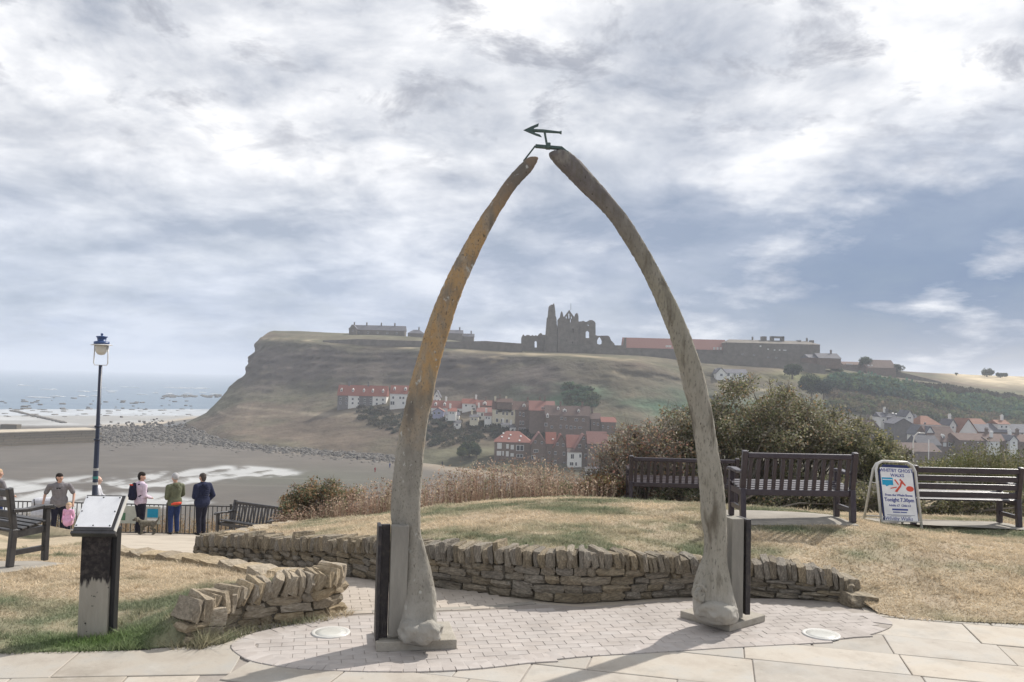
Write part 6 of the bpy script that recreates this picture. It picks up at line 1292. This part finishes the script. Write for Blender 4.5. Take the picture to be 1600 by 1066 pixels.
# ------------------------------------------------------------------ on the skyline
SK = 'buildings along the top of the headland'
h1 = hitY(590, 524.5, 620)+6
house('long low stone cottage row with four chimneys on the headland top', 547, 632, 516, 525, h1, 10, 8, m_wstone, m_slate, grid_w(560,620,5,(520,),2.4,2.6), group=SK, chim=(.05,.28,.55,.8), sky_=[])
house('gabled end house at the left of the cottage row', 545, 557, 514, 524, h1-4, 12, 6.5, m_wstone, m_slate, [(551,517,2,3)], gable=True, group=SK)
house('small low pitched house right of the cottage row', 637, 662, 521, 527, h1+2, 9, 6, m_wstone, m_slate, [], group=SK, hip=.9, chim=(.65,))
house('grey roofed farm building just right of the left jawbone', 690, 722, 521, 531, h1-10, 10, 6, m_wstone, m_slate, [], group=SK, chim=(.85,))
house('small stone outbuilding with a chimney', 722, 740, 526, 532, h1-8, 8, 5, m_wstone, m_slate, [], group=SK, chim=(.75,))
h2 = hitY(860, 551, 600)
house('very long building with a rust red roof right of the abbey', 975, 1136, 545.5, 556, h2+20, 14, 17, m_wstone, m_red, [(1042,541.5,4,3,'pale'),(1046.5,541.5,4,3,'pale'),(1084,543,4,3,'pale'),(1116,543,3,4,'pale'),(1121,543,3,4,'pale'),(1126,543,3,4,'pale')], group=SK)
house('large dark stone hall with box chimneys', 1136, 1281, 537.0, 566, h2+10, 24, 6.5, m_wstone, m_wstone, [(1188,541.5,2.6,2.4,'pale'),(1200,546,2.4,2,'pale'),(1210,547,2.4,2,'pale'),(1218,547,2.4,2,'pale'),(1226,547,5,1.6,'pale'),(1160,555,3,2),(1178,555.5,3,2),(1200,559,3,2),(1213,559,3,2)], group=SK, chim=(.33,.93), hip=.4)
t = bpy.data.objects['house.%03d' % (sum(o.name.split('.')[0] == 'house' for o in bpy.data.objects)-1)]
for px, py, w_, h_ in ((1193,529.5,7,7),(1206,530,4,8),(1222,530,4,8),(1214,527.2,20,2.6),(1248,535,4.5,6),(1268,535,4.5,6)):
    p = at(px, py, h2+21)-t.location; sc = (h2+22)/FPX; mb = MB(); mb.box((p.x, p.y, p.z), (w_*sc, 4, h_*sc)); mb.build('parapet_box', m_wstone, t)
house('pair of low pale roofed barns right of the stone hall, smaller one', 1264, 1284, 559, 566, h2-10, 14, 5.5, m_wbrick, m_slate, [], group=SK)
house('pale roofed barn with brown gable right of the stone hall', 1280, 1314, 560, 568, h2-14, 15, 8.5, m_wbrick, m_slate, [], group=SK, chim=(.75,))
h3 = hitY(1365, 585, 600)
house('brown gabled farmhouse among round trees on the skyline', 1354, 1400, 575, 586, h3, 16, 13, m_wbrick, m_brnroof, [(1357,571.5,3,2,'pale'),(1362,571.5,3,2,'pale')], group=SK)
house('low brown outbuilding left of the skyline farmhouse', 1318, 1346, 570, 584, h3+12, 12, 5, m_wbrick, m_brnroof, [(1327,569.5,10,1.6,'pale')], group=SK)
# precinct walls
def farwall(label, pts, Y0, Y1, hpx, thick=1.2):
    P = [at(px, py, Y0+(Y1-Y0)*i/(len(pts)-1)) for i, (px, py) in enumerate(pts)]; t = thing('boundary_wall', label, 'wall', P[0], 0, 'stone walls on the headland'); mb = MB()
    for i, (a, b) in enumerate(zip(P, P[1:])):
        h0 = hpx[i]*a.y/FPX; h1_ = hpx[i+1]*b.y/FPX; d = (b-a).normalized(); nr = Vector((-d.y, d.x, 0))*thick/2; a, b = a-P[0], b-P[0]; dn_ = Vector((0,0,-3))
        mb.add([a-nr+dn_, b-nr+dn_, b+nr+dn_, a+nr+dn_, a-nr+Vector((0,0,h0)), b-nr+Vector((0,0,h1_)), b+nr+Vector((0,0,h1_)), a+nr+Vector((0,0,h0))], ((3,2,1,0),(4,5,6,7),(0,1,5,4),(1,2,6,5),(2,3,7,6),(3,0,4,7)))
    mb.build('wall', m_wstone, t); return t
hh = hitY(660, 541, 560)
farwall('long dark stone wall below the headland cottages', [(505,534),(560,535),(620,540),(700,547),(760,548),(816,550)], hitY(505,535,560)+2, hitY(816,551,560)+2, [2,5,8,13,15,13])
farwall('stone wall running under the rust red roof', [(930,555),(1000,556),(1100,560),(1200,568),(1290,577)], h2+5, h2-30, [10,11,9,8,6])
farwall('brown stone wall of the skyline farm', [(1290,580),(1330,588),(1400,592),(1470,602)], h3-4, h3+10, [8,10,12,5])
# ------------------------------------------------------------------ abbey ruin
AY = h2+8; asc = AY/FPX; ac = at(885, 551, AY); abbey = thing('abbey_ruin', 'roofless dark stone abbey ruin with a tall turret and pointed gable on the skyline', 'ruin', (ac.x, AY, ac.z))
m_abb = mat('abbey_stone', [(.10,.088,.074), (.18,.16,.132)], scale=.35, bump=.5, bscale=1.0, bdist=.3)  # abbey stone lightened too, with haze mixed into the colour
def AP(px, py): p = at(px, py, AY)-Vector(abbey.location); return (p.x, p.z)
def cr(x, y): return (800+x*.1125, 465+y*.1125)
def aw(name, loop, holes, dy, th, parent=None):
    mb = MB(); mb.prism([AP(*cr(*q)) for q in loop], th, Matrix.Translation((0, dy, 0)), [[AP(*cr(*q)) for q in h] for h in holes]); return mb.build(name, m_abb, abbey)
B_ = 800
aw('aisle_wall', [(125,B_),(130,555),(150,515),(165,505),(180,530),(215,512),(245,515),(262,530),(290,512),(310,530),(335,515),(355,530),(385,495),(410,485),(430,512),(470,512),(470,B_)], [[(318,690),(318,610),(334,595),(350,610),(350,690)]], 6, 3)
aw('stair_turret', [(440,B_),(470,500),(488,280),(500,265),(505,200),(515,120),(545,98),(570,100),(580,75),(590,100),(603,200),(605,260),(615,275),(622,340),(625,B_)], [], 0, 7)
aw('arcade_fragment', [(600,B_),(604,300),(622,350),(645,395),(660,B_)], [[(612,380),(628,385),(640,420),(632,430),(615,400)],[(625,620),(625,560),(640,560),(640,620)],[(612,740),(612,700),(634,700),(634,740)]], 8, 3)
lan = lambda x0, x1, y0, y1: [(x0,y1),(x0,y0+22),((x0+x1)/2,y0),(x1,y0+22),(x1,y1)]
aw('transept_gable', [(632,B_),(634,310),(650,290),(665,275),(678,215),(690,188),(703,212),(716,268),(722,268),(795,172),(862,268),(872,265),(880,230),(900,213),(915,225),(924,262),(926,B_)], [lan(748,762,245,292), lan(784,801,208,290), lan(820,835,248,294), [(808,345),(808,300),(820,300),(820,345)], lan(826,862,425,495), lan(754,764,440,462), lan(922-0,925,470,471) if False else lan(766,780,540,558), lan(748,760,585,604), lan(824,846,605,636)], 0, 3.2)
aw('transept_back', [(640,B_),(642,380),(905,380),(905,B_)], [lan(690,720,430,560)], 16, 3)
aw('choir_wall', [(924,B_),(926,330),(960,328),(1000,320),(1030,335),(1050,330),(1080,310),(1115,308),(1150,325),(1167,350),(1170,B_)], [lan(1030,1082,455,560), [(1055,378),(1067,365),(1078,378),(1067,392)], lan(925.5+2,936,436,458)], 3, 3)
aw('east_wall', [(1168,B_),(1172,520),(1200,527),(1340,525),(1365,540),(1385,590),(1430,635),(1440,660),(1560,662),(1575,560),(1600,548),(1600,B_)], [[(1192,640),(1192,590),(1210,560),(1228,540),(1248,565),(1262,600),(1258,640),(1225,650)]], 4, 3)
for x, th in ((640, 4),(800-150+0, 4)): pass
for px0, px1, dy0, dy1 in ((634,662,0,16),(900,926,0,16)):
    a0, b0 = AP(*cr(px0, B_)), AP(*cr(px1, 400)); mb = MB(); mb.box(((a0[0]+b0[0])/2, (dy0+dy1)/2+1.6, (a0[1]+b0[1])/2), (b0[0]-a0[0]-.1, dy1-dy0-.2, b0[1]-a0[1])); mb.build('buttress_wall', m_abb, abbey)
mb = MB(); p = AP(*cr(820, 172)); q = AP(*cr(820, 80)); mb.tube([(p[0], 1.5, p[1]), (q[0], 1.5, q[1])], .12, 5); mb.build('flag_pole', m_iron, abbey)
# ------------------------------------------------------------------ far trees and bushes
m_farleaf = mat('far_leaves', [(.8,.8,.8), (1.2,1.2,1.2)], scale=.3, attr=True, bump=0, spec=.1); translucent(m_farleaf, .4)
def fartree(label, px, py_base, py_top, wpx, Y, seed, cols=((.035,.055,.03),(.06,.08,.04)), n=2600, group='trees on the hillside', name='tree', bush=False, lobes=14):
    sc = Y/FPX; b = at(px, py_base, Y); H_ = (py_base-py_top)*sc; Wd = wpx*sc; rg2 = np.random.default_rng(seed)
    t = thing(name, label, 'bush' if bush else 'tree', b, 0, group); cs = rg2.normal(0, 1, (lobes, 3)); cs /= np.linalg.norm(cs, axis=1)[:, None]; cs *= rg2.uniform(.3, .75, (lobes, 1)); cs *= np.array([Wd/2*.85, Wd/2*.85, H_*.36]); cs[:, 2] += H_*(.48 if bush else .5)
    rs = rg2.uniform(.13, .30, lobes)*min(Wd, H_*1.3); rs = np.minimum(rs, np.maximum(H_-cs[:, 2], H_*.12)); p, k = clump_points(cs, rs, n, rg2, .6); p[:, 2] = np.maximum(p[:, 2], 0)
    leafcloud('crown', p, max(.45, Wd*.06), palette(n, cols, [1]*len(cols), rg2, k, rg2.uniform(.75, 1.25, lobes)), m_farleaf, t, seed=seed, aspect=.8)
    mb = MB(); mb.tube([(0,0,-1), (0,0,H_*.35), (Wd*.04,0,H_*.6)], [Wd*.03+.1, Wd*.022+.08, .05], 6)
    for q in range(min(5, lobes)): c_ = Vector(cs[q]); mb.tube([(0,0,H_*.3), c_], [Wd*.015+.06, .04], 5)
    mb.build('trunk', m_bark, t)
hb = hy(735, 716, 370)
fartree('dark green bush beside the waterside building, behind the rounded pair', 733, 712, 690, 46, hb+4, 61, group='bushes beside the waterside buildings', bush=True)
fartree('rounded yellow-green bush at the left front of the dark bush', 722, 714, 699, 24, hb-3, 62, ((.075,.10,.04),(.09,.11,.045)), group='bushes beside the waterside buildings', bush=True)
fartree('rounded blue-green bush at the right front of the dark bush', 744, 714, 697, 22, hb-3, 63, ((.04,.065,.04),(.06,.08,.05)), group='bushes beside the waterside buildings', bush=True)
fartree('round tree left of the brown skyline farmhouse', 1353, 574, 556, 24, h3+6, 64); fartree('round tree right of the brown skyline farmhouse', 1403, 582, 568, 20, h3+2, 65)
fartree('large rounded tree standing alone on the skyline field', 1542, 588, 575, 24, hitY(1542, 589, 800), 66); fartree('low spreading tree right of the lone skyline tree', 1563, 589, 582, 26, hitY(1563, 590, 800)-3, 67); fartree('small bush left of the lone skyline tree', 1494, 586, 582, 8, hitY(1494,587,800), 68, n=500, lobes=4)
fartree('tall dark tree between the stone hall and the field', 1306, 592, 566, 22, h3-30, 69); fartree('bluish tree below the stone hall', 1238, 590, 568, 40, h2-50, 70); fartree('broad tree above the right end of the tall shrub', 1268, 625, 580, 46, h2-90, 71); fartree('dark tree in the dip right of the tall shrub', 1287, 622, 590, 34, h2-95, 72, ((.03,.05,.05),(.045,.065,.05)))
def wood(label, rows, n, cols, seed, size, hpx):
    rg2 = np.random.default_rng(seed); pts = []; cc = []
    for i in range(n):
        u = rg2.random()*(len(rows)-1); j = min(int(u), len(rows)-2); f = u-j; r0 = np.array(rows[j])*(1-f)+np.array(rows[j+1])*f
        px, py = r0[0], rg2.uniform(r0[1], r0[2]); h = hit(px, py)
        if h is None: continue
        s = size*rg2.uniform(.6, 1.3); m = 90; d = rg2.normal(0, 1, (m, 3)); d /= np.linalg.norm(d, axis=1)[:, None]; d[:, 2] = np.abs(d[:, 2])
        pts.append(np.array(h)+d*s*np.array([1, 1, hpx])); cc.append(np.array(cols[rg2.integers(len(cols))])*rg2.uniform(.7, 1.3, (m, 1)))
    pts = np.concatenate(pts); leafcloud('woodland', pts, size*.42, np.concatenate(cc), m_farleaf, None, 'stuff', label, seed, .85)
wood('dark green wood along the right hillside', [(1300,595,606),(1360,598,612),(1430,612,628),(1470,622,640),(1530,628,652),(1600,636,664),(1680,640,670)], 420, [(.06,.12,.085),(.08,.13,.07),(.10,.14,.065)], 81, 4.6, 1.0)
wood('mixed scrub below the wood on the right hillside', [(1300,620,640),(1380,628,650),(1440,636,655),(1520,650,665),(1600,660,680)], 260, [(.13,.12,.06),(.09,.11,.05),(.14,.11,.07)], 82, 4.0, .8)
wood('scrub and gardens among the hillside houses', [(560,637,655),(640,640,690),(690,655,700),(770,662,690),(860,680,688)], 330, [(.055,.06,.04),(.08,.075,.05),(.045,.06,.04)], 83, 1.7, .8)
wood('green scrub on the slope above the terrace', [(880,600,632),(930,606,640)], 60, [(.07,.13,.085),(.09,.14,.08),(.08,.10,.06)], 84, 2.2, .5)
wood('dark hedge at the edge of the skyline field', [(1420,600,606),(1500,606,616),(1600,622,632)], 120, [(.06,.06,.04),(.08,.07,.05)], 85, 2.6, .6)
# ------------------------------------------------------------------ tiny walkers on the beach
wk = [cloth('walker_dark', (.03,.03,.04)), cloth('walker_red', (.3,.06,.05)), cloth('walker_blue', (.05,.08,.2))]
wm = []
for i in range(3):
    cp = [((0,0,1.62), .11, (0,0,1.66), .10), ((0,0,1.0), .19, (0,0,1.38), .20, .7), ((-.24,0,1.38), .07, (-.28,.02,.9), .05), ((.24,0,1.38), .07, (.28,.05,.9), .05), ((-.1,0,.95), .12, (-.13,.12*(i-1),.06), .08), ((.1,0,.95), .12, (.13,-.12*(i-1),.06), .08)]
    q = blob('person', cp, .05, wk[i], None, 1); wm.append(q.data); bpy.data.objects.remove(q)
beachers = [(558,719,'dark figure walking on the sand nearest the boulders'),(586,738,'dark figure on the near sand left of the left jawbone'),(609,731,'pale sand walker just left of the left jawbone'),(691,728,'lone walker on the pale sand right of the left jawbone'),(775,739,'walker on the sand below the hip roofed building'),(783,742,'second of two walkers below the hip roofed building'),(802,744,'seated figure at the water line right of the walkers')]
for i, (px, py, lab) in enumerate(beachers):
    p = gz(px, py, SEA+.3); o = link('person', wm[i % 3]); o.location = p; o.scale = (1.1, 1.1, 1.1); tag(o, lab, 'person', 'walkers on the far beach')
for i in range(9):
    px = (198,205,212,222,236,246,254,180,262)[i]; p = gz(px, 671+(i % 3)*.8, SEA+1.2); o = link('person', wm[i % 3]); o.location = p; tag(o, 'tiny distant walker on the path beside the boulder bank', 'person', 'walkers by the boulder bank')
# ------------------------------------------------------------------ haze: one closed box of air
mh = bpy.data.materials.new('haze_air'); mh.use_nodes = True; t_ = mh.node_tree; t_.nodes.clear(); ov = t_.nodes.new('ShaderNodeOutputMaterial'); pv = t_.nodes.new('ShaderNodeVolumePrincipled')
pv.inputs['Color'].default_value = (.84,.885,.97,1); pv.inputs['Density'].default_value = .00030; pv.inputs['Anisotropy'].default_value = .1; t_.links.new(pv.outputs[0], ov.inputs['Volume'])
mb = MB(); mb.box((0, 3900, 21), (15000, 8600, 117)); tag(mb.build('haze', mh), 'pale sea haze over the bay', None, None, 'stuff')
print('objects', len(bpy.data.objects), 'tris', sum(len(o.data.polygons) for o in bpy.data.objects if o.type == 'MESH'))
